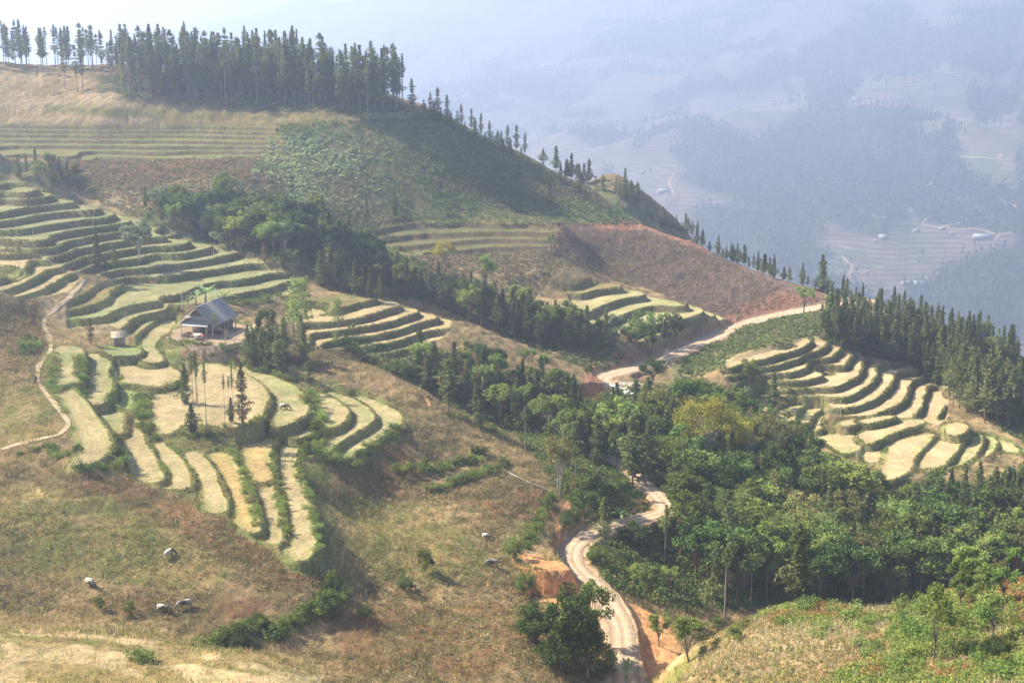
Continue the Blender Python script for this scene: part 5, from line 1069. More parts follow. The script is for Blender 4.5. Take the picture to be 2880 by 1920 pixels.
# around the lower road
put([('tall', 'CB', 1870, 690, 370, 'pair-stemmed light conifer beside the bend of the road', 1.1), ('banana', 'CB', 1975, 520, 110, 'small banana plant above the road bend', 1.2), ('thin', 'CB', 2270, 780, 400, 'tall slim tree right of the road bend', 1.3), ('dark', 'CB', 1740, 520, 250, 'dark bushy tree on the bank left of the road bend', 1.1),
     ('dark', 'CB', 1850, 440, 250, 'dark bushy tree above the bank by the road', 1.1), ('shrub_dark', 'CB', 1640, 560, 140, 'dark bush beside the red path', 1.6), ('shrub_dark', 'CB', 2060, 660, 150, 'dark bush inside the road bend', 2.2), ('shrub', 'CB', 1820, 790, 130, 'green bush inside the road bend, nearest the road', 2.0),
     ('shrub', 'CB', 2100, 920, 160, 'large-leaved bush right of the dirt road', 1.8), ('mid', 'CB', 2170, 1040, 260, 'leafy tree right of the dirt road', 1.0), ('light', 'CB', 2290, 1000, 210, 'bright rounded tree right of the dirt road', 1.0), ('shrub_light', 'CB', 1280, 770, 150, 'bright bush at the end of the little fence', .9), ('shrub_light', 'CB', 1250, 680, 80, 'small bright bush above the little fence', .9),
     ('dark', 'CB', 1640, 1490, 600, 'big dark glossy tree standing before the dirt road', .75), ('mid', 'CB', 1800, 1330, 470, 'leafy tree with long boughs reaching over the road', .8), ('bamboo', 'CB', 1600, 1480, 500, 'pale bamboo at the left of the big dark tree', .8), ('shrub_dark', 'CB', 1420, 1320, 330, 'dark bush mass on the slope left of the red cutting', 1.2),
     ('shrub_dark', 'CB', 1340, 1000, 170, 'dark bush beside the red cutting', 1.1), ('banana', 'CB', 1760, 1530, 130, 'bright banana plant at the bottom, left of two', 1.4), ('banana', 'CB', 2020, 1540, 130, 'bright banana plant at the bottom, right of two', 1.3), ('shrub_light', 'CB', 1900, 1520, 110, 'bright fern bush between the two banana plants', 1.5),
     ('shrub', 'CB', 690, 850, 170, 'tall bush on the ledge of the brown slope', .9), ('shrub_dark', 'CB', 560, 980, 140, 'dark bush beside a half-hidden buffalo', 1.2), ('shrub_light', 'CB', 75, 920, 110, 'yellow-green bush on the brown slope ledge', .9), ('shrub_dark', 'CB', 90, 1100, 170, 'dark bush under the yellow-green one', 1.3),
     ('shrub_dark', 'CB', 300, 1160, 110, 'dark bush in the shaded hollow', 1.2), ('shrub', 'C5', 655, 1100, 110, 'green bush beside the buffaloes at lower left', .9), ('shrub', 'C5', 855, 1130, 110, 'green bush left of the grazing pair of buffaloes', .9), 
      ('shrub', 'C5', 2190, 950, 120, 'green bush crowning the shaded ledge', 1.0), ('shrub_dark', 'C5', 950, 1420, 110, 'dark bush on the near straw terrace', 1.2),
     ('olive', 'CB', 1580, 330, 380, 'pale-leaved tree beside the red path', .6), ('shrub', 'CB', 1520, 420, 130, 'green bush left of the red path', 1.4), ('mid', 'CB', 2230, 1330, 230, 'leafy tree at the foot of the earth bank', .9)])
# near right bank
put([('round', 'CA', 130, 1440, 330, 'rounded dark green tree on thin stems, nearest the earth bank', 1.05), ('round', 'CA', 1745, 1410, 530, 'rounded tree on a tall thin stem on the near bank', .62), ('light', 'CA', 2125, 1310, 330, 'open yellow-green sapling on the near bank', .9), ('mid', 'CA', 1915, 1080, 260, 'green tree at the edge of the near bank', .9),
     ('light', 'CA', 1470, 1060, 210, 'bright leafy bush-tree at the near bank edge', 1.0), ('light', 'CA', 1560, 1050, 140, 'small light tree beside the bright bush-tree', 1.0), ('light', 'CA', 2040, 1000, 170, 'round-headed light tree at the upper right of the bank', 1.1), ('light', 'CA', 2200, 1050, 260, 'yellow-green tree near the right edge of the bank', 1.0),
     ('shrub_light', 'CA', 430, 1310, 130, 'light bush left of the near bank path', 1.2), ('shrub', 'CA', 320, 1240, 110, 'green bush behind the light one', 1.1), ('shrub', 'CA', 490, 1210, 80, 'small green bush at the terrace corner', 1.1), ('shrub_light', 'CA', 1000, 1100, 100, 'bright bush on the rim of the small straw field', 1.3),
     ('shrub', 'CA', 735, 1200, 80, 'palm-like bush on the near slope', 1.0), ('shrub_light', 'CA', 1000, 1250, 90, 'pale bush in the middle of the near slope', 1.1), ('shrub', 'CA', 1650, 1390, 120, 'bush low on the near bank', 1.2), ('shrub_dark', 'CA', 2150, 1400, 160, 'dark bush at the right of the near bank', 1.2),
     ('shrub_light', 'CA', 1230, 1150, 110, 'yellow-green bush at the left of the ferns', 1.2), ('shrub', 'CA', 1910, 1170, 110, 'deep green bush under the trees of the near bank', 1.2), ('grey', 'CA', 2290, 1480, 0, '', 1)])
# hedges of bushes along the field edges
def hedge(f, P, hp, key, label, group, step=1.5, wide=1.1):
    P = px(f, *P); W_ = np.array([ground(u, v)[:2] for u, v in P]); seg = np.r_[0, np.cumsum(np.hypot(*np.diff(W_, axis=0).T))]
    for s in np.arange(0, seg[-1], step):
        x, y = np.interp(s, seg, W_[:, 0]) + PR.gauss(0, .2), np.interp(s, seg, W_[:, 1]) + PR.gauss(0, .25)
        plant(PR.choice(key), x, y, hp * PR.uniform(.6, 1.3), label, 'shrub', 'shrub', group, wide=wide)
hedge('C2', (1680, 600, 1780, 590, 1900, 560, 1990, 530), 1.1, ['shrub_dark', 'shrub'], 'dark bush in the hedge under the round straw field', 'bushes of the hedge under the round field')
hedge('C2', (1600, 640, 1570, 720, 1570, 800, 1580, 880, 1600, 960, 1650, 1060, 1720, 1120), 1.2, ['shrub_dark', 'shrub'], 'bush in the hedge between the big field and the green plot', 'bushes of the hedge beside the big field')
hedge('C3', (1270, 460, 1280, 560, 1330, 640, 1360, 740), 1.5, ['shrub', 'shrub_light'], 'leafy bush on the corner between the buffalo field and the next', 'bushes on the buffalo field corner')
hedge('C3', (1330, 800, 1360, 900, 1340, 1000, 1290, 1070, 1200, 1080), 1.7, ['shrub', 'shrub_dark'], 'bushy green shrub at the head of the longest strip field', 'shrubs at the head of the strip field', 1.3)
hedge('C5', (1960, 100, 1960, 180, 2000, 280, 2040, 400, 2070, 520, 2090, 640, 2090, 780), .8, ['shrub', 'shrub_light'], 'small bush on the outer edge of the longest strip field', 'bushes edging the longest strip field', 1.7)
hedge('C5', (1790, 60, 1790, 180, 1830, 300, 1860, 450, 1870, 600), .8, ['shrub', 'shrub_light'], 'small bush between the two rightmost strip fields', 'bushes between the rightmost strip fields', 1.8)
hedge('C5', (1540, 60, 1590, 180, 1640, 300, 1680, 420, 1690, 540), .8, ['shrub', 'shrub_light'], 'small bush on the bank of the middle strip fields', 'bushes of the middle strip bank', 1.8)
hedge('C3', (1380, 1120, 1560, 1180, 1700, 1200, 1850, 1130, 1950, 1010, 2130, 900, 2290, 840), 1.2, ['shrub_dark', 'shrub'], 'dark bush on the outer bank of the lowest curved field', 'bushes on the lowest curved bank')
hedge('CB', (510, 200, 640, 190, 780, 170, 900, 140, 1000, 100, 1080, 60), 1.7, ['shrub_dark', 'shrub'], 'bush of the upper hedge on the brown slope', 'bushes of the upper slope hedge', 1.3)
hedge('CB', (730, 310, 850, 280, 960, 240, 1080, 200, 1180, 160, 1240, 120), 1.5, ['shrub_dark', 'shrub'], 'bush of the lower hedge on the brown slope', 'bushes of the lower slope hedge', 1.3)
hedge('C5', (540, 170, 640, 190, 740, 160, 800, 100), 1.1, ['shrub_dark', 'shrub'], 'bush on the bank under the long left field', 'bushes under the long left field', 1.3)
hedge('C2', (230, 1290, 360, 1250, 500, 1220, 640, 1300, 800, 1290, 890, 1200), 1.1, ['shrub_dark', 'shrub'], 'bush on the bank under the lower left path', 'bushes under the lower left path', 1.4)
hedge('C2', (580, 340, 590, 430, 590, 520, 600, 620), 1.0, ['shrub', 'shrub_light'], 'bush between the left path and the first field', 'bushes by the left path', 1.6)
hedge('C2', (880, 230, 890, 330, 890, 430, 920, 560, 960, 680), 1.0, ['shrub', 'shrub_dark'], 'bush between the two upper left fields', 'bushes between the upper left fields', 1.6)
hedge('C7', (120, 860, 180, 850, 240, 880, 200, 920, 120, 930), 1.6, ['shrub', 'shrub_dark'], 'bush of the thicket left of the path', 'bushes of the thicket left of the path', 1.3)
hedge('CJ', (60, 1440, 200, 1470, 400, 1460, 600, 1400, 800, 1370, 1000, 1360, 1180, 1260), 1.0, ['shrub_dark', 'shrub'], 'low bush on the bank under the tree-dotted field', 'bushes under the tree-dotted field', 1.5)
hedge('C6', (150, 870, 260, 960, 420, 1010, 560, 1060, 640, 1090), 1.6, ['shrub_dark'], 'dark bush in the hollow below the small terraces edge', 'bushes in the hollow below the small terraces', 1.5, 1.3)
hedge('CI', (860, 1220, 960, 1230, 1080, 1210, 1200, 1180, 1320, 1160), 1.2, ['shrub', 'shrub_dark'], 'bush on the bank behind the farmhouse', 'bushes behind the farmhouse', 1.6)

put([('banana', 'CI', 650, 1230, 200, 'grey-green banana plant behind the left side of the house roof', 1.3), ('banana', 'CI', 560, 1230, 130, 'small banana plant left of the taller one behind the house', 1.2), ('banana', 'CI', 490, 1275, 115, 'lowest banana plant, beside the grey pole', 1.1),
     ('banana', 'CI', 820, 1270, 200, 'bright banana plant behind the right side of the house roof', 1.2), ('sapling', 'CI', 730, 1540, 260, 'thin young tree in front of the house roof', .45), ('shrub', 'CI', 390, 1330, 90, 'bush on the bank left of the farmhouse', 1.3),
     ('cone', 'CG', 1120, 1150, 760, 'broad dark conifer hiding part of the road', 1.2), ('tall', 'CG', 1290, 1180, 700, 'tall conifer behind the bushy pair by the road', 1.1), ('mid', 'CG', 560, 860, 480, 'green tree hiding the bend of the road', 1.0), ('dark', 'CG', 330, 620, 300, 'dark tree below the hidden part of the road', 1.0),
     ('mid', 'CG', 720, 820, 420, 'tall leafy tree left of the sunlit road piece', .8), ('dark', 'CG', 860, 700, 330, 'dark tree before the sunlit road piece', .8), ('cone', 'CG', 590, 960, 560, 'conifer with dense top in the middle of the knoll', .9), ('tall', 'CG', 180, 980, 560, 'tall conifer at the left end of the knoll wood', 1.0),
     ('shrub', 'CG', 600, 1290, 160, 'green bush under the sunny knoll', 2.0), ('shrub_dark', 'CG', 760, 1350, 200, 'dark bush mass under the sunny knoll', 2.2), ('shrub', 'CG', 900, 1300, 190, 'leafy bush mass above the orange bank', 2.0), ('shrub_dark', 'CG', 520, 1420, 180, 'dark bush right of the red path', 2.0)])
zone({'cone': 2, 'mid': 2, 'dark': 1, 'light': 1}, (1290, 1010, 1400, 1000, 1440, 1040, 1380, 1060, 1300, 1060), 14, (6, 10), {'cone': 'conifer of the knoll wood above the road piece', 'mid': 'green tree of the knoll wood above the road piece', 'dark': 'dark tree of the knoll wood above the road piece', 'light': 'light tree of the knoll wood above the road piece'}, 'trees of the knoll wood', (225, 262), 2.4)
hedge('C5', (1380, 1320, 1480, 1300, 1560, 1250, 1660, 1230, 1760, 1260, 1860, 1250, 1960, 1200, 2040, 1130, 2120, 1080, 2200, 1000), 1.9, ['shrub_dark', 'shrub_dark', 'shrub'], 'dark bush of the ledge at the slope foot', 'bushes of the ledge at the slope foot', .85, 1.3)
hedge('C5', (1420, 1350, 1540, 1330, 1660, 1300), 1.6, ['shrub_dark'], 'low dark bush under the ledge', 'low bushes under the ledge', 1.3, 1.2)
hedge('CJ', (60, 190, 160, 215, 260, 235, 380, 250, 480, 262), 1.0, ['shrub', 'shrub_dark'], 'bush on the bank below the farmyard', 'bushes on the bank below the farmyard', 1.2)
hedge('CJ', (480, 300, 600, 330, 740, 300, 850, 280), 1.3, ['shrub_dark', 'shrub'], 'bush on the dark bank below the twiggy trees', 'bushes on the dark bank right of the farmyard', 1.2)
hedge('CJ', (960, 560, 1080, 590, 1200, 620, 1320, 650, 1430, 690, 1560, 760), 1.1, ['shrub_dark', 'shrub'], 'bush along the upper edge of the buffalo field', 'bushes along the upper field edge', 1.3)
hedge('CH', (20, 600, 140, 660, 240, 700, 330, 720), 1.5, ['shrub', 'shrub_dark'], 'bush along the brown ridge above the hollow', 'bushes along the brown ridge', 1.5)
hedge('CH', (650, 1060, 800, 1100, 930, 1180, 1080, 1230, 1230, 1270), 1.1, ['shrub', 'shrub_dark'], 'bush at the lower edge of the mixed trees', 'bushes below the mixed trees', 1.6)
hedge('CB', (1360, 680, 1400, 560, 1450, 470, 1490, 420), 1.3, ['shrub_dark', 'shrub'], 'dark bush on the bank left of the red path', 'bushes left of the red path', 1.4)
zone({'shrub_light': 3, 'shrub': 2}, (1960, 1430, 2100, 1380, 2250, 1350, 2340, 1350, 2340, 1560, 2000, 1560), 60, (.8, 1.9), {'shrub_light': 'yellow-green bush among the ferns of the near right bank', 'shrub': 'green bush among the ferns of the near right bank'}, 'bushes of the near right bank', (98, 156), 1.1)
zone({'light': 2, 'olive': 1, 'mid': 1}, (2180, 1330, 2340, 1300, 2340, 1340, 2200, 1365), 9, (2.5, 5), {'light': 'yellow-green young tree at the upper right of the near bank', 'olive': 'olive young tree at the upper right of the near bank', 'mid': 'green young tree at the upper right of the near bank'}, 'young trees of the near bank', (110, 160), 1.5)
zone({'cone': 3, 'tall_light': 2, 'cone_light': 2}, (565, 815, 640, 800, 700, 805, 705, 835, 640, 865, 585, 860), 14, (5.5, 9), {'cone': 'dark conifer of the dense group right of the farmhouse', 'tall_light': 'slender light conifer of the dense group right of the farmhouse', 'cone_light': 'light conifer of the dense group right of the farmhouse'}, 'conifers right of the farmhouse', (240, 275), 1.5, wide=(1.1, 1.5))
put([('bush_dark', 'CB', 1650, 1490, 420, 'big leafy dark bush-tree at the bottom, left of the road', .8), ('bush', 'CB', 1740, 1440, 330, 'leafy bush-tree overhanging the bottom of the road', .8), ('bush_dark', 'CB', 1570, 1480, 260, 'dark leafy bush left of the big one at the bottom', 1.0),
     ('bush', 'CB', 1830, 1500, 200, 'green leafy bush at the bottom edge of the road', 1.0), ('bush_dark', 'CB', 1420, 1300, 230, 'dark bush on the slope below the orange cutting', .9), ('dark', 'CB', 1690, 1400, 420, 'dark tree in front of the lowest road piece', .9),
     ('bush_dark', 'C5', 2150, 1120, 150, 'dark rounded bush on the shaded ledge', 1.0), ('bush_dark', 'C5', 1540, 1330, 150, 'dark rounded bush at the slope foot', 1.2)])
# where a wood or hedge has few enough members to be told apart, each is named by its place in the row
ORD = 'first second third fourth fifth sixth seventh eighth ninth tenth eleventh twelfth thirteenth fourteenth fifteenth sixteenth seventeenth eighteenth nineteenth twentieth'.split()
by = {}
for e_ in PLANTED: by.setdefault(e_['label'], []).append(e_)
for lb, es in by.items():
    if len(es) < 2 or 'plantation' in lb: continue
    uv = [(float(project(e_.location.x, e_.location.y, e_.location.z)[0]), e_.location.y, e_) for e_ in es]
    rows = 1 if len(es) <= 12 else 2 if len(es) <= 24 else 3; uv.sort(key=lambda q: q[1]); n = len(uv); names = {1: [''], 2: ['nearer ', 'farther '], 3: ['front ', 'middle ', 'back ']}[rows]
    for r in range(rows):
        row = sorted(uv[r * n // rows:(r + 1) * n // rows], key=lambda q: q[0])
        for i, (_, _, e_) in enumerate(row):
            if i < 20 and len(row) <= 30: e_['label'] = ((names[r].strip() + '-row ' if rows > 1 else '') + ORD[i] + ' from left: ' + lb)
# ------------------------------------------------------------------ the farmhouse
def plain_mat(name, a, b, sc=2.0, rough=.8, stretch=None):
    m, t, out = new_mat(name); tc = N(t, 'ShaderNodeTexCoord'); v = tc.outputs['Object']
    if stretch:
        mp = N(t, 'ShaderNodeMapping'); t.links.new(v, mp.inputs[0]); mp.inputs['Scale'].default_value = stretch; v = mp.outputs[0]
    n1 = noise(t, sc, 5, .7, v); p = N(t, 'ShaderNodeBsdfPrincipled', Roughness=rough); t.links.new(ramp(t, n1, [(.3, a), (.7, b)]), p.inputs['Base Color']); t.links.new(p.outputs[0], out.inputs[0]); return m
M_ROOF = plain_mat('slate_roof', (.15, .14, .135), (.29, .27, .255), 1.6, .6, (1, 3, 1)); M_TIN = plain_mat('fibre_sheet', (.24, .235, .23), (.40, .385, .36), 2.5, .6)
M_WOOD = plain_mat('old_boards', (.14, .11, .09), (.27, .22, .18), 3, .8, (6, 6, 1)); M_POST = plain_mat('weathered_post', (.26, .22, .18), (.42, .37, .31), 4); M_DARKW = plain_mat('dark_boards', (.05, .042, .036), (.10, .085, .07), 3, .8, (5, 5, 1))
M_WHITE = plain_mat('whitewash', (.45, .43, .40), (.60, .58, .55), 3); M_RED = plain_mat('red_cloth', (.55, .03, .05), (.70, .06, .09), 5); M_STRAW = plain_mat('thatch', (.20, .16, .12), (.36, .30, .23), 5, .9, (8, 8, 1))
M_SKIN = plain_mat('skin', (.35, .20, .13), (.40, .24, .16)); M_CLOTH = plain_mat('dark_cloth', (.02, .02, .035), (.05, .045, .07)); M_HAIR = plain_mat('hair', (.012, .010, .009), (.02, .017, .015))
M_GREYH = plain_mat('buffalo_hide', (.055, .048, .045), (.12, .105, .095), 3); M_STONE = plain_mat('grey_stone', (.30, .28, .26), (.48, .46, .43), 2)
def root(name, loc, rz, label, cat, group=None):
    e = link(bpy.data.objects.new(name, None)); e.location = loc; e.rotation_euler = (0, 0, rz); e.empty_display_size = .5; return tag(e, label, cat, group)
def part(name, mb, mats, par, label=None, smooth=False):
    o = link(bpy.data.objects.new(name, mb.mesh(name, mats, smooth))); o.parent = par
    if label: o['label'] = label
    return o
HX, HY = at_z(np.array([556.]), np.array([951.]), -58.6)[0]
HY += 1.2; hz_ = gz(HX, HY); hz_ = max(hz_, -58.75)
house = root('farmhouse', (HX, HY, hz_), math.radians(-14), 'wooden farmhouse with steep grey roof on an earth platform', 'house')
HWd, HL, HE, HR = 3.5, 9.2, 2.5, 5.7            # half width at the eaves, length, eave height, ridge height; gable faces -Y
for s in (-1, 1):
    mb = MB(); nrow = 13
    for k in range(nrow):                         # courses of sheets, each lapping the one below
        t0, t1 = k / nrow, (k + 1.12) / nrow; x0, z0 = s * t0 * (HWd + .25), HR - t0 * (HR - HE + .2); x1, z1 = s * min(t1, 1) * (HWd + .25), HR - min(t1, 1) * (HR - HE + .2) + .05
        V_ = [(x0, -.9, z0), (x0, HL + .5, z0), (x1, HL + .5 + .05 * math.sin(k), z1), (x1, -.9, z1)]; V_ += [(a, b, c - .06) for a, b, c in V_]
        mb.add((np.array(V_), np.array([(0, 1, 2, 3), (7, 6, 5, 4), (0, 4, 5, 1), (1, 5, 6, 2), (2, 6, 7, 3), (3, 7, 4, 0)])))
    part('roof', mb, M_ROOF, house)
mb = MB(); mb.add(tube([(0, -.95, HR + .05), (0, HL + .55, HR + .05)], .12, 6)); part('ridge_cap', mb, M_TIN, house)
mb = MB()
for s in (-1, 1): mb.add(tube([(0, -.92, HR - .12), (s * (HWd + .3), -.92, HE - .28)], .07, 4))
part('gable_trim', mb, M_POST, house)
mb = MB(); nb = 22                                # gable boards, cut to the roof line
for k in range(nb):
    x0 = -2.75 + 5.5 * k / nb; x1 = x0 + 5.5 / nb - .02; top = HR - .75 - abs((x0 + x1) / 2) * (HR - HE) / HWd
    top = min(top, 4.35); 
    if top > 2.1: mb.box(((x0 + x1) / 2, .12, (1.9 + top) / 2), (x1 - x0, .05, top - 1.9))
part('gable_wall', mb, M_WOOD, house)
mb = MB(); mb.box((0, 3.2, 1.25), (5.4, .08, 2.5)); mb.box((-2.75, 5.4, 1.25), (.08, 4.4, 2.5)); mb.box((2.75, 5.9, 1.25), (.08, 5.4, 2.5)); mb.box((0, HL - .1, 1.6), (5.4, .08, 3.2)); part('wall', mb, M_DARKW, house)
mb = MB(); mb.box((.5, 3.14, .95), (.9, .06, 1.9)); part('door', mb, M_WOOD, house)
def corrug(mb, x0, x1, y0, z0, y1, z1, n=40, a=.035):
    xs = np.linspace(x0, x1, n * 2 + 1); off = a * np.cos(np.arange(len(xs)) * math.pi); V_ = np.concatenate([np.stack([xs, y0 + 0 * xs, z0 + off], -1), np.stack([xs, y1 + 0 * xs, z1 + off], -1)])
    m = len(xs); i = np.arange(m - 1); q = np.stack([i, i + 1, i + 1 + m, i + m], -1); V2 = V_ - [0, 0, .03]; mb.add((V_, q)); mb.add((V2, q[:, ::-1]))
mb = MB(); corrug(mb, -2.9, 2.5, .05, 3.05, -1.35, 2.35, 22, .06); part('awning', mb, M_TIN, house)
mb = MB(); mb.box((0, .06, 3.45), (5.2, .05, .85)); part('gable_panel', mb, M_TIN, house)
for x_, y_, h_ in ((-2.95, -1.25, 2.4), (2.1, -1.25, 2.35), (3.15, -.7, 2.7), (-3.0, 3.2, 2.75), (3.25, 4.2, 2.6), (3.3, HL - .2, 2.6), (-3.1, HL - .2, 2.6)):
    mb = MB(); mb.add(tube([(x_, y_, -.4), (x_ + .02, y_, h_)], .09, 6)); part('post', mb, M_POST, house)
# load of pale goods before the house, a red-clad person beside it
bx_, by_ = at_z(np.array([560.]), np.array([955.]), -58.6)[0]
crate = root('crate', (bx_, by_ - .4, gz(bx_, by_ - .4) - .02), .12, 'pale box of goods with a white cover before the farmhouse', 'crate')
mb = MB(); mb.box((0, 0, .5), (1.45, .9, 1.0))
for k in range(5): mb.box((-.6 + .3 * k, -.47, .5), (.07, .04, 1.0))
part('box', mb, M_STRAW, crate)
mb = MB(); mb.box((.05, 0, 1.05), (1.6, 1.05, .09)); mb.box((.3, .05, 1.14), (.7, .8, .12)); part('cover', mb, M_WHITE, crate)
def skin_body(name, verts, edges, mat, par, sub=2, vcol=None):
    me = bpy.data.meshes.new(name); me.from_pydata([v[:3] for v in verts], edges, []); me.materials.append(mat)
    o = link(bpy.data.objects.new(name, me)); o.parent = par
    md = o.modifiers.new('skin', 'SKIN'); md.use_smooth_shade = True
    for i, v in enumerate(verts): me.skin_vertices[0].data[i].radius = (v[3], v[4] if len(v) > 4 else v[3]); me.skin_vertices[0].data[i].use_root = (i == 0)
    s = o.modifiers.new('sub', 'SUBSURF'); s.levels = s.render_levels = sub; return o
def person(x, y, rz, label, top, skirt):
    r = root('person', (x, y, gz(x, y)), rz, label, 'person')
    v = [(0, 0, .92, .13, .11), (0, 0, 1.12, .13, .10), (0, -.03, 1.33, .15, .10), (0, -.05, 1.43, .07), (0, -.06, 1.52, .06), (0, -.07, 1.62, .10, .11), (0, -.07, 1.70, .08),
         (.10, 0, .86, .09), (.11, -.02, .48, .06), (.11, .02, .08, .045), (.11, -.12, .04, .035), (-.10, 0, .86, .09), (-.11, .02, .48, .06), (-.11, .04, .08, .045), (-.11, -.10, .04, .035),
         (.20, -.03, 1.37, .055), (.25, -.03, 1.10, .042), (.20, -.22, .98, .032), (.17, -.30, .97, .028), (-.20, -.03, 1.37, .055), (-.25, -.03, 1.10, .042), (-.20, -.22, .98, .032), (-.17, -.30, .97, .028)]
    e = [(0, 1), (1, 2), (2, 3), (3, 4), (4, 5), (5, 6), (0, 7), (7, 8), (8, 9), (9, 10), (0, 11), (11, 12), (12, 13), (13, 14), (2, 15), (15, 16), (16, 17), (17, 18), (2, 19), (19, 20), (20, 21), (21, 22)]
    skin_body('body', v, e, M_SKIN, r)
    v2 = [(0, 0, .90, .16, .14), (0, 0, 1.12, .16, .13), (0, -.03, 1.34, .17, .125), (.20, -.03, 1.38, .075), (.26, -.03, 1.10, .06), (.21, -.19, 1.0, .052), (-.20, -.03, 1.38, .075), (-.26, -.03, 1.10, .06), (-.21, -.19, 1.0, .052)]
    skin_body('jacket', v2, [(0, 1), (1, 2), (2, 3), (3, 4), (4, 5), (2, 6), (6, 7), (7, 8)], top, r)
    mb = MB(); mb.add(tube([(0, 0, .98), (0, 0, .7), (0, 0, .38)], [.17, .21, .25], 12)); part('skirt', mb, skirt, r, smooth=True)
    skin_body('hair', [(0, -.03, 1.60, .09), (0, -.05, 1.69, .105), (0, .03, 1.52, .05)], [(0, 1), (0, 2)], M_HAIR, r)
    mb = MB(); mb.add(tube([(0, -.17, 1.62), (0, -.20, 1.60)], [.016, .006], 5)); part('nose', mb, M_SKIN, r)
    return r
px_, py_ = at_z(np.array([572.]), np.array([961.]), -58.6)[0]
person(px_, py_ - .3, math.radians(150), 'person in red jacket and dark skirt beside the pale box', M_RED, M_CLOTH)
sx_, sy_, sz_ = ground(600, 944)
cl = root('hanging_cloth', (sx_, sy_, sz_), .2, 'small red cloth hanging on a pole by the house', 'cloth'); mb = MB(); mb.box((0, 0, 1.3), (.35, .05, .5)); mb.box((.06, .03, 1.0), (.2, .04, .25)); part('cloth', mb, M_RED, cl); mb = MB(); mb.add(tube([(0, .06, -.3), (0, .06, 2.0)], .03, 5)); part('pole', mb, M_POST, cl)
# woodpile left of the house
wx, wy, wz = ground(525, 948); wp = root('woodpile', (wx, wy, wz), .3, 'brown heap of firewood by the left house post', 'firewood'); mb = MB(); rg = np.random.RandomState(4)
for k in range(45): a = rg.uniform(-.5, .5); c_ = np.array((rg.uniform(-.8, .8), rg.uniform(-.4, .4), rg.uniform(.05, .9))); d_ = np.array((math.cos(a), math.sin(a), rg.uniform(-.3, .3))) * rg.uniform(.3, .6); mb.add(tube([c_ - d_, c_ + d_], .05, 4))
part('logs', mb, M_WOOD, wp)
# straw hut
hx, hy, _ = ground(333, 976); hut = root('hut', (hx, hy + .8, gz(hx, hy + .8)), .25, 'tiny pale straw-walled hut beside the fenced garden', 'hut')
mb = MB()
for k in range(14): mb.box((-.95 + k * .146, -.72 + .02 * (k % 3), .9), (.12, .06, 1.9)); mb.box((-.95 + k * .146, .72, .9), (.12, .06, 1.9))
for k in range(10): mb.box((-1.0, -.66 + k * .146, 1.0), (.06, .12, 2.1)); mb.box((1.0, -.66 + k * .146, 1.0), (.06, .12, 2.1))
part('wall', mb, M_POST, hut)
mb = MB(); rg = np.random.RandomState(9)
for k in range(16): x_ = rg.uniform(-1.1, .2); mb.add(tube([(x_, -.85 - rg.rand() * .4, -.1), (x_ + rg.uniform(-.2, .2), -.8, rg.uniform(1.3, 2.0))], .045, 4))
part('bundle', mb, M_STRAW, hut)
for s in (-1, 1):
    mb = MB()
    for k in range(7):
        t0, t1 = k / 7, (k + 1.2) / 7; y0, z0, y1, z1 = s * t0 * 1.3, 2.65 - t0 * .95, s * t1 * 1.3, 2.65 - t1 * .95 + .04
        V_ = np.array([(-1.35, y0, z0), (1.3, y0, z0), (1.3 + .08 * math.sin(k * 2), y1, z1), (-1.35 + .07 * math.cos(k * 3), y1, z1)]); V_ = np.vstack([V_, V_ - [0, 0, .09]]); mb.add((V_, np.array([(0, 1, 2, 3), (7, 6, 5, 4), (0, 4, 5, 1), (1, 5, 6, 2), (2, 6, 7, 3), (3, 7, 4, 0)])))
    part('roof', mb, M_STRAW if s < 0 else M_WOOD, hut)
# water buffaloes
HIDES = {}
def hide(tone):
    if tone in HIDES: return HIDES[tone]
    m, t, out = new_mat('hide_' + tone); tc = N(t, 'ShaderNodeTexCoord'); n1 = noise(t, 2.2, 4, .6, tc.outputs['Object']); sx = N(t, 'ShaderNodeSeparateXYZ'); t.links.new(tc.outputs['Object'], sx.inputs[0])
    dark = (.05, .044, .04); pale = {'pale': (.34, .29, .22), 'half': (.27, .23, .18), 'grey': (.16, .145, .13)}[tone]  # pale rump and back stand for sun glare, painted into the hide colour
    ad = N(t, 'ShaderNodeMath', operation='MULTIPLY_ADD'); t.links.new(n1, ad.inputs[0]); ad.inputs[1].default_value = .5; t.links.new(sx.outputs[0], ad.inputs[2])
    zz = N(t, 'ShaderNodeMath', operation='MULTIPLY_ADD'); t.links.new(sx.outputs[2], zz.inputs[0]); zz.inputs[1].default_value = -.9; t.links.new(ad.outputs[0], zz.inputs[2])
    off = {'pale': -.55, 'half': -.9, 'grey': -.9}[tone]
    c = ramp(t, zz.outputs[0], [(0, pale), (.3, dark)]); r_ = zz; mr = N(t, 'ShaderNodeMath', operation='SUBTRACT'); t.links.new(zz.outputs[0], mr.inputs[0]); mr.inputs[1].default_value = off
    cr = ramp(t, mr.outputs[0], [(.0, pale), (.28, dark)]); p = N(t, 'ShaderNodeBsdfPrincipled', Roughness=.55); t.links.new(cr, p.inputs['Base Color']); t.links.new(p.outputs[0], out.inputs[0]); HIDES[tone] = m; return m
M_HORN = plain_mat('horn', (.10, .09, .08), (.2, .18, .16))
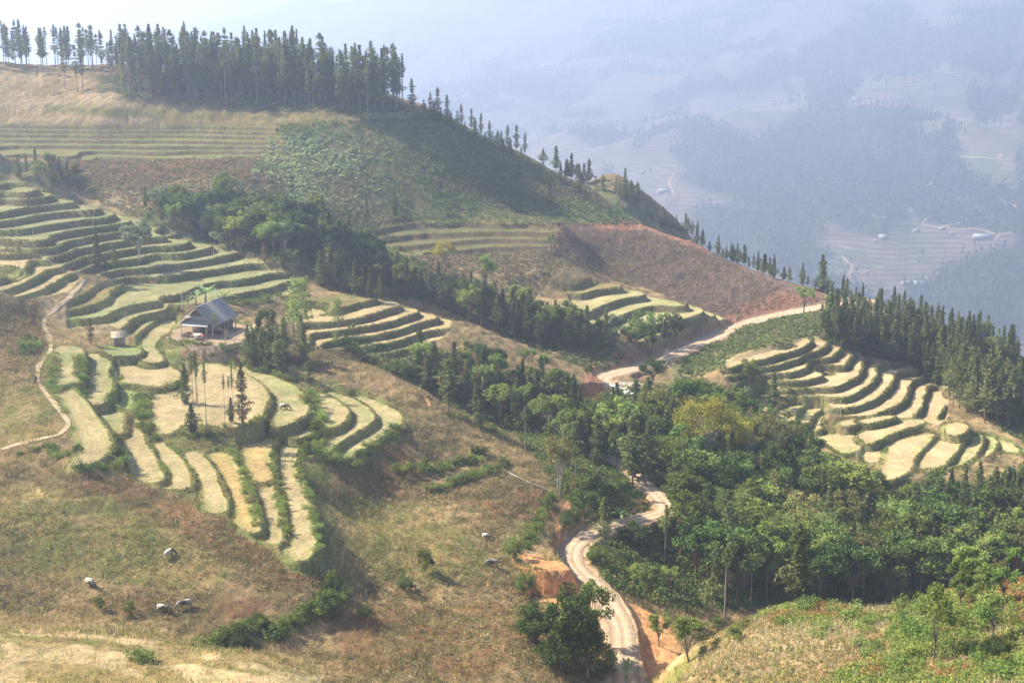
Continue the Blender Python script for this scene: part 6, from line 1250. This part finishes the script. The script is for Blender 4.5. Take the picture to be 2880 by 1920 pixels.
def buffalo(f, u, v, rz, label, tone, head='down', s=1.0):
    """body along +X (rump at -X); sun glare is painted into the hides as a paler rump and back"""
    (u, v), = px(f, u, v); x, y, z = ground(u, v); r = root('buffalo', (x, y, z - .05), math.radians(rz), label, 'buffalo'); r.scale = (s, s, s)
    hd = [(1.05, 0, 1.05, .22, .20), (1.38, .06, .78, .17, .15), (1.58, .10, .52, .15, .13), (1.75, .12, .28, .09, .08)] if head == 'down' else [(1.05, 0, 1.12, .22, .20), (1.40, .0, 1.15, .17, .15), (1.62, .0, 1.18, .15, .14), (1.92, .0, 1.02, .09, .08)]
    s *= .8; r.scale = (s, s, s)
    V_ = [(-.55, 0, 1.02, .36, .36), (-.95, 0, 1.0, .27, .30), (0, 0, .98, .40, .42), (.50, 0, 1.02, .36, .38), (.80, 0, 1.08, .28, .30)] + hd
    E_ = [(0, 1), (0, 2), (2, 3), (3, 4), (4, 5), (5, 6), (6, 7), (7, 8)]
    def leg(b, P):
        for i, p in enumerate(P): V_.append(p); E_.append((b if i == 0 else len(V_) - 2, len(V_) - 1))
    for sg, st in ((1, .06), (-1, -.08)):
        leg(3, [(.58 + st, .20 * sg, .72, .13), (.60 + st, .21 * sg, .42, .085), (.58 + st, .21 * sg, .12, .065), (.62 + st, .21 * sg, .02, .08)])
        leg(0, [(-.70 - st, .20 * sg, .78, .17), (-.62 - st, .21 * sg, .55, .11), (-.78 - st, .21 * sg, .36, .075), (-.76 - st, .21 * sg, .12, .06), (-.72 - st, .21 * sg, .02, .08)])
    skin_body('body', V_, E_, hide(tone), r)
    hp = V_[7 if head == 'up' else 6]; hx_, hz2 = hp[0], hp[2]
    for sg in (-1, 1):
        mb = MB(); q = np.array([(hx_ - .02, .10 * sg + hp[1], hz2 + .13), (hx_ - .12, .34 * sg, hz2 + .20), (hx_ - .36, .42 * sg, hz2 + .30), (hx_ - .55, .30 * sg, hz2 + .42)]); mb.add(tube(q, [.055, .045, .03, .01], 6)); part('horn', mb, M_HORN, r, smooth=True)
        mb = MB(); mb.add(tube([(hx_ - .03, .12 * sg + hp[1], hz2 + .02), (hx_ - .08, .34 * sg, hz2 - .02)], [.05, .015], 5)); part('ear', mb, M_GREYH, r)
    mb = MB(); mb.add(tube([(-1.18, 0, 1.1), (-1.30, .02, .8), (-1.27, .03, .42)], [.035, .022, .035], 5)); part('tail', mb, M_GREYH, r, smooth=True); return r
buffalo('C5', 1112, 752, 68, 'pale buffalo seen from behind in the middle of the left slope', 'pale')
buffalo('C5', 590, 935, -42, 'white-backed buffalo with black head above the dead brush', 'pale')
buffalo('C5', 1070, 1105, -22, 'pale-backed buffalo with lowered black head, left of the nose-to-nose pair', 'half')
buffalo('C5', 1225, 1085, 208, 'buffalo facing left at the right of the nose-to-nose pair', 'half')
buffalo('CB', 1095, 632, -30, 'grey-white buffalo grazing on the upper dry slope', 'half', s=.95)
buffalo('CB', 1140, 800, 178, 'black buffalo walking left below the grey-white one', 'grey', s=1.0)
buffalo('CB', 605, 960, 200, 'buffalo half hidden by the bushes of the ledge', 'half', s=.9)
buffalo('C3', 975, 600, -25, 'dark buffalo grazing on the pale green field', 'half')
# stump, poles, fences, fallen stems
gx_, gy_, g_z = ground(99, 1078); st_ = root('stump', (gx_, gy_, g_z), 0, 'black leaning stump beside the left footpath', 'tree stump'); mb = MB(); mb.add(tube([(-.12, 0, -.2), (0, 0, .3), (.14, 0, .75), (.2, 0, 1.1)], [.2, .2, .24, .15], 8)); mb.add(tube([(.1, 0, .6), (.3, -.1, .8)], [.07, .03], 5)); part('wood', mb, M_CLOTH, st_, smooth=True)
def pole(f, ub, vb, ut, vt, label, r=.06):
    (b,), (t_,) = px(f, ub, vb), px(f, ut, vt); x, y, z = ground(*b); k = math.hypot(y, z) / F; dx, dz = (t_[0] - b[0]) * k, (b[1] - t_[1]) * k
    e = root('pole', (x, y, z), 0, label, 'pole', 'thin poles standing in the fields'); mb = MB(); mb.add(tube([(0, 0, -.4), (dx * .5, 0, dz * .5), (dx, 0, dz)], [r, r * .9, r * .7], 6)); part('shaft', mb, M_POST, e); return e
pole('C1', 1018, 770, 1052, 560, 'leaning pale pole high on the upper terraces'); pole('C1', 368, 860, 376, 700, 'short pole on the upper terraces near the left edge'); pole('CI', 715, 800, 735, 660, 'thin leaning pole at the terrace tips')
pole('CI', 428, 1300, 442, 1115, 'tall grey pole left of the farmhouse', .09); pole('C4', 407, 590, 405, 495, 'pole on the leftmost small field of the curved terraces'); pole('C4', 972, 715, 970, 600, 'pole between the curved terraces and the lower fields')
pole('C4', 1535, 775, 1533, 668, 'pole at the right end of the curved terraces'); pole('C9', 1465, 1330, 1450, 1295, 'short slanting post on the bank of the curved terraces'); pole('C6', 975, 705, 975, 600, 'grey pole among the gully conifers')
def fence(f, P, h_, label, step=1.6, rails=(.35, .75), r=.035):
    P = px(f, *P); W_ = np.array([ground(u, v)[:2] for u, v in P]); seg = np.r_[0, np.cumsum(np.hypot(*np.diff(W_, axis=0).T))]; n = max(2, int(seg[-1] / step) + 1); s = np.linspace(0, seg[-1], n)
    x = np.interp(s, seg, W_[:, 0]); y = np.interp(s, seg, W_[:, 1]); z = samp(Z, x, y); e = root('fence', (x[0], y[0], z[0]), 0, label, 'fence'); Q = np.stack([x - x[0], y - y[0], z - z[0]], -1)
    for q in Q: mb = MB(); mb.add(tube([q - [0, 0, .3], q + [PR.gauss(0, .03), 0, h_ * PR.uniform(.9, 1.1)]], r, 5)); part('post', mb, M_POST, e)
    for hh in rails: mb = MB(); mb.add(tube(Q + [0, -.04, hh], r * .8, 5)); part('rail', mb, M_POST, e)
fence('C2', (1200, 205, 1300, 200, 1420, 200, 1520, 195), 1.1, 'brown bamboo fence along the green garden below the hut', 1.3, (.3, .6, .9))
fence('C2', (1470, 500, 1560, 530, 1630, 550, 1690, 545), .9, 'low fence at the lower edge of the round straw field', 1.3)
fence('CB', (1190, 172, 1300, 225, 1410, 275, 1520, 318), .5, 'long low bamboo rail lying across the brown slope', 3.0, (.25, .4), .06)
fence('CB', (1310, 722, 1360, 735, 1415, 748, 1470, 762), 1.0, 'short post fence above the orange road cutting', 1.5)
# leafless trees and dead brush
def bare_px(f, u, v, hp, label, k=0, cat='bare tree', name='bare_tree', wide=1.):
    (q,) = px(f, u, v); x, y, z = ground(*q); h_ = hp / CR[f][2] * math.hypot(y, z) / F; e = root(name, (x, y, z - .1), PR.uniform(0, 6.28), label, cat, 'leafless trees'); s = h_ / (BARE_H[k]); e.scale = (s * wide, s * wide, s)
    o = link(bpy.data.objects.new('branches', BARE[k])); o.parent = e
BARE_H = [max(v.co.z for v in m_.vertices) for m_ in BARE]
bare_px('CJ', 640, 240, 260, 'grey twiggy leafless bush right of the farmhouse', 0, wide=1.6); bare_px('CJ', 760, 260, 230, 'second twiggy bush right of the farmhouse', 1, wide=1.6); bare_px('CI', 1000, 1500, 130, 'leafless bush at the house corner', 2, wide=1.4)
bare_px('CJ', 850, 500, 260, 'forked dead treetop above the field', 1); bare_px('C4', 855, 770, 120, 'pinkish leafless tree among the curved terraces', 0, wide=1.4); bare_px('C4', 1100, 1060, 140, 'pinkish leafless tree at the foot of the curved terraces', 2, wide=1.4)
bare_px('C4', 990, 880, 160, 'twiggy olive bush-tree left on the lower fields', 1, wide=1.5); bare_px('CG', 1795, 960, 400, 'pale bare branches below the great yellow crown', 2, wide=1.2); bare_px('CA', 575, 350, 330, 'white forked leafless tree in the wood', 0)
bare_px('C6', 2280, 1010, 140, 'small pale leafless tree by the road', 1); bare_px('C7', 835, 710, 130, 'leafless tree on the left curved fields', 2); bare_px('CA', 1040, 600, 280, 'grey leafless branches in the middle of the wood', 1, wide=1.3); bare_px('C4', 1995, 780, 70, 'whitish dead tree at the foot of the right stand', 0)
for i, (f, u, v, hp) in enumerate((('C5', 1210, 380, 40), ('C5', 2120, 830, 60), ('C5', 1900, 1330, 70), ('C5', 2060, 1310, 80), ('C5', 1500, 900, 50), ('C5', 510, 970, 50), ('CB', 1560, 1000, 130), ('CB', 1000, 860, 60))):
    bare_px(f, u, v, hp, ['small dead stalk on the brown slope by the strip fields', 'white dead twig by the end of the longest strip', 'pale dead stalk in the shaded hollow', 'curled pale stalk in the shaded hollow', 'dead stick in the dry grass right of the buffaloes',
                          'dead grey brush left of the white-backed buffalo', 'arching pale stalk before the orange cutting', 'dead branch in front of the black buffalo'][i], i % 3, 'dead branch', 'dead_branch', 1.2)
# heap of grey rubble beside the road
rx0, ry0, _ = ground(1740, 1105)
rb = MB(); rg = np.random.RandomState(3)
for i in range(26):
    (q,) = px('CG', 850 + i * 10, rg.uniform(130, 240)); q[1] = 1050 + (130 + (q[0] - 1500 - 850 / 3.92) * 3.92 * .4 + rg.uniform(-25, 35)) / 3.92
    x, y, z = ground(*q); e = root('boulder', (x, y, z), rg.uniform(0, 6), (ORD[i] if i < 20 else ['fifth last', 'fourth last', 'third last', 'second last', 'last', 'hindmost'][i - 20]) + ' from left: grey boulder heaped outside the road bend', 'boulder', 'boulders of the road bend'); s = rg.uniform(.3, .8)
    mb = MB(); V_ = rg.normal(size=(40, 3)); V_ /= np.linalg.norm(V_, axis=1)[:, None]; bm = __import__('bmesh').new(); [bm.verts.new(Vector(v * s * (.8 + .4 * rg.rand())) ) for v in V_]; __import__('bmesh').ops.convex_hull(bm, input=bm.verts)
    me = bpy.data.meshes.new('stone'); bm.to_mesh(me); bm.free(); me.materials.append(M_STONE); o = link(bpy.data.objects.new('stone', me)); o.parent = e
# ------------------------------------------------------------------ houses far across the valley
FARH = [('CF', 1300, 885, 60, 'far pale-roofed house at the top of the striped fields', 'w'), ('CF', 1550, 868, 55, 'far white house where the red tracks fork', 'w'), ('CF', 1640, 903, 45, 'far white shed below the fork of the tracks', 'w'), ('CF', 1935, 950, 170, 'long blue-grey roofed building at the far right', 'b'),
        ('CF', 1810, 480, 35, 'far white house high on the right', 'w'), ('CF', 1915, 525, 45, 'far grey house just below the white one on the right', 'b'), ('CF', 1300, 770, 35, 'small far house above the village, left', 'w'), ('CF', 1400, 772, 40, 'small far house above the village, right', 'w'),
        ('CF', 908, 972, 40, 'far white hut at the left end of the village', 'w'), ('CF', 975, 945, 80, 'far grey roof beside the white hut', 'b'), ('CF', 1200, 1390, 90, 'far pale building behind the ridge trees', 'w'), ('CF', 1330, 1400, 110, 'long low grey far building behind the ridge trees', 'b'), ('CF', 905, 730, 30, 'far white hut at the end of a track', 'w'),
        ('CF', 160, 838, 35, 'tiny far hut among the woods', 'w'), ('CN', 1235, 668, 60, 'pale far house beside a woodland in the upper right', 'w'), ('CN', 300, 1178, 55, 'large pale far building amid striped fields', 'w'), ('CM', 2260, 1278, 85, 'far grey farm building beside the winding path', 'w'), ('CM', 1478, 442, 40, 'faint far white house in the haze', 'w'),
        ('CN', 495, 350, 25, 'tiny white dot of a house in the hazy slope', 'w')]
M_FW = plain_mat('far_white', (.15, .15, .17), (.21, .21, .22)); M_FB = plain_mat('far_roof', (.20, .22, .26), (.30, .32, .36)); M_FWALL = plain_mat('far_wall', (.20, .17, .14), (.27, .23, .19))
for f, u, v, w, lb, ty in FARH:
    (q,) = px(f, u, v); g_ = fground(*q)
    if g_ is None: continue
    x, y, z = g_; wd = w / CR[f][2] * y / F; dp = min(wd * .6, 8); hh = min(max(wd * .3, 2.4), 4); e = root('house', (x, y, z), PR.uniform(-.3, .3), lb, 'house', 'houses across the valley')
    mb = MB(); mb.box((0, 0, hh / 2 - .5), (wd * .92, dp * .9, hh + 1)); part('wall', mb, M_FW if (ty == 'w' and w < 50) else M_FWALL, e); rh = dp * .35
    for s in (-1, 1): mb = MB(); V_ = np.array([(-wd / 2, 0, hh + rh), (wd / 2, 0, hh + rh), (wd / 2, s * dp * .6, hh - .2), (-wd / 2, s * dp * .6, hh - .2)]); V_ = np.vstack([V_, V_ - [0, 0, .25]]); mb.add((V_, np.array([(0, 1, 2, 3), (7, 6, 5, 4), (0, 4, 5, 1), (1, 5, 6, 2), (2, 6, 7, 3), (3, 7, 4, 0)]))); part('roof', mb, M_FW if ty == 'w' else M_FB, e)
    mb = MB(); mb.box((wd * .15, -dp * .455, .9), (.9, .08, 1.8)); part('door', mb, M_DARKW, e)
M_FPATH = dirt_material('far_track', (.34, .21, .13), (.36, .26, .18), (.32, .26, .2))
for P in (('CF', 750, 690, 900, 730, 1100, 750, 1150, 780), ('CF', 1370, 790, 1360, 830, 1540, 840, 1900, 870, 2110, 900), ('CF', 1540, 832, 1850, 770, 2200, 700), ('CF', 2090, 480, 2100, 550, 2290, 650), ('CF', 2080, 970, 2110, 910, 2240, 890),
          ('CF', 580, 1110, 640, 1190, 690, 1230, 650, 1310, 700, 1400), ('CF', 1320, 485, 1460, 400), ('CF', 1150, 540, 1300, 535), ('CF', 1690, 155, 1890, 165, 2100, 185, 2130, 120), ('CM', 2340, 1140, 2290, 1200, 2330, 1290), ('CN', 1260, 680, 1300, 700, 1600, 700)):
    Q = smooth_poly(px(P[0], *P[1:]), 1, False); W_ = [fground(*q) for q in Q]; W_ = np.array([w[:2] for w in W_ if w])
    if len(W_) > 2: ribbon('path', W_, lambda a, b: fsamp(FZ, a, b), 2.2, M_FPATH, .9, 1, .2, 'red earth track across the far slope')

# ------------------------------------------------------------------ beyond the 300 conifers that show largest, the rest read as one mass
TINT = {'conifer_needles': (.105, .125, .045), 'light_conifer_needles': (.16, .18, .065), 'browning_needles': (.14, .11, .05), 'green_leaves': (.14, .175, .04), 'dark_leaves': (.075, .11, .03), 'light_green_leaves': (.165, .23, .055)}
for pre, keep, nm_, lb_ in (('conifer', 295, 'conifers', 'remaining small conifers of the hillside woods'), ('shrub', 290, 'bushes', 'remaining small bushes along the field edges')):
    con = []
    for o in PLANTED:
        if o.name.startswith(pre):
            u_, v_ = project(o.location.x, o.location.y, o.location.z); con.append((o.scale.z * (10 if pre == 'conifer' else 1) / o.location.length * (.2 if abs(u_ - 1440) > 1480 or v_ > 1960 else 1), o))
    con.sort(key=lambda q: -q[0]); rest = [o for _, o in con[keep:]]; PLANTED = [o for o in PLANTED if o not in rest]
    if not rest: continue
    Vs, Fs, Cs, n0 = [], [], [], 0
    for o in rest:
        mw = np.array(Matrix.LocRotScale(o.location, o.rotation_euler, o.scale)); k = PR.uniform(.75, 1.25)
        for ch in CH_OF.get(o.name, []):
            me = ch.data; v = np.empty(len(me.vertices) * 3, np.float32); me.vertices.foreach_get('co', v); v = v.reshape(-1, 3) @ mw[:3, :3].T + mw[:3, 3]; lv = np.empty(len(me.loops), np.int32); me.loops.foreach_get('vertex_index', lv); fq = lv.reshape(-1, 4)
            Vs.append(v); Fs.append(fq + n0); n0 += len(v); Cs.append(np.tile(np.array(TINT.get(me.materials[0].name, (.2, .17, .14))) * k, (len(v), 1)))
    tag(link(bpy.data.objects.new(nm_, mesh_np(nm_, np.vstack(Vs), [np.vstack(Fs)], M_STUFF, False, np.vstack(Cs)))), lb_, kind='stuff')
    for o in rest:
        for ch in CH_OF.get(o.name, []): bpy.data.objects.remove(ch)
        bpy.data.objects.remove(o)
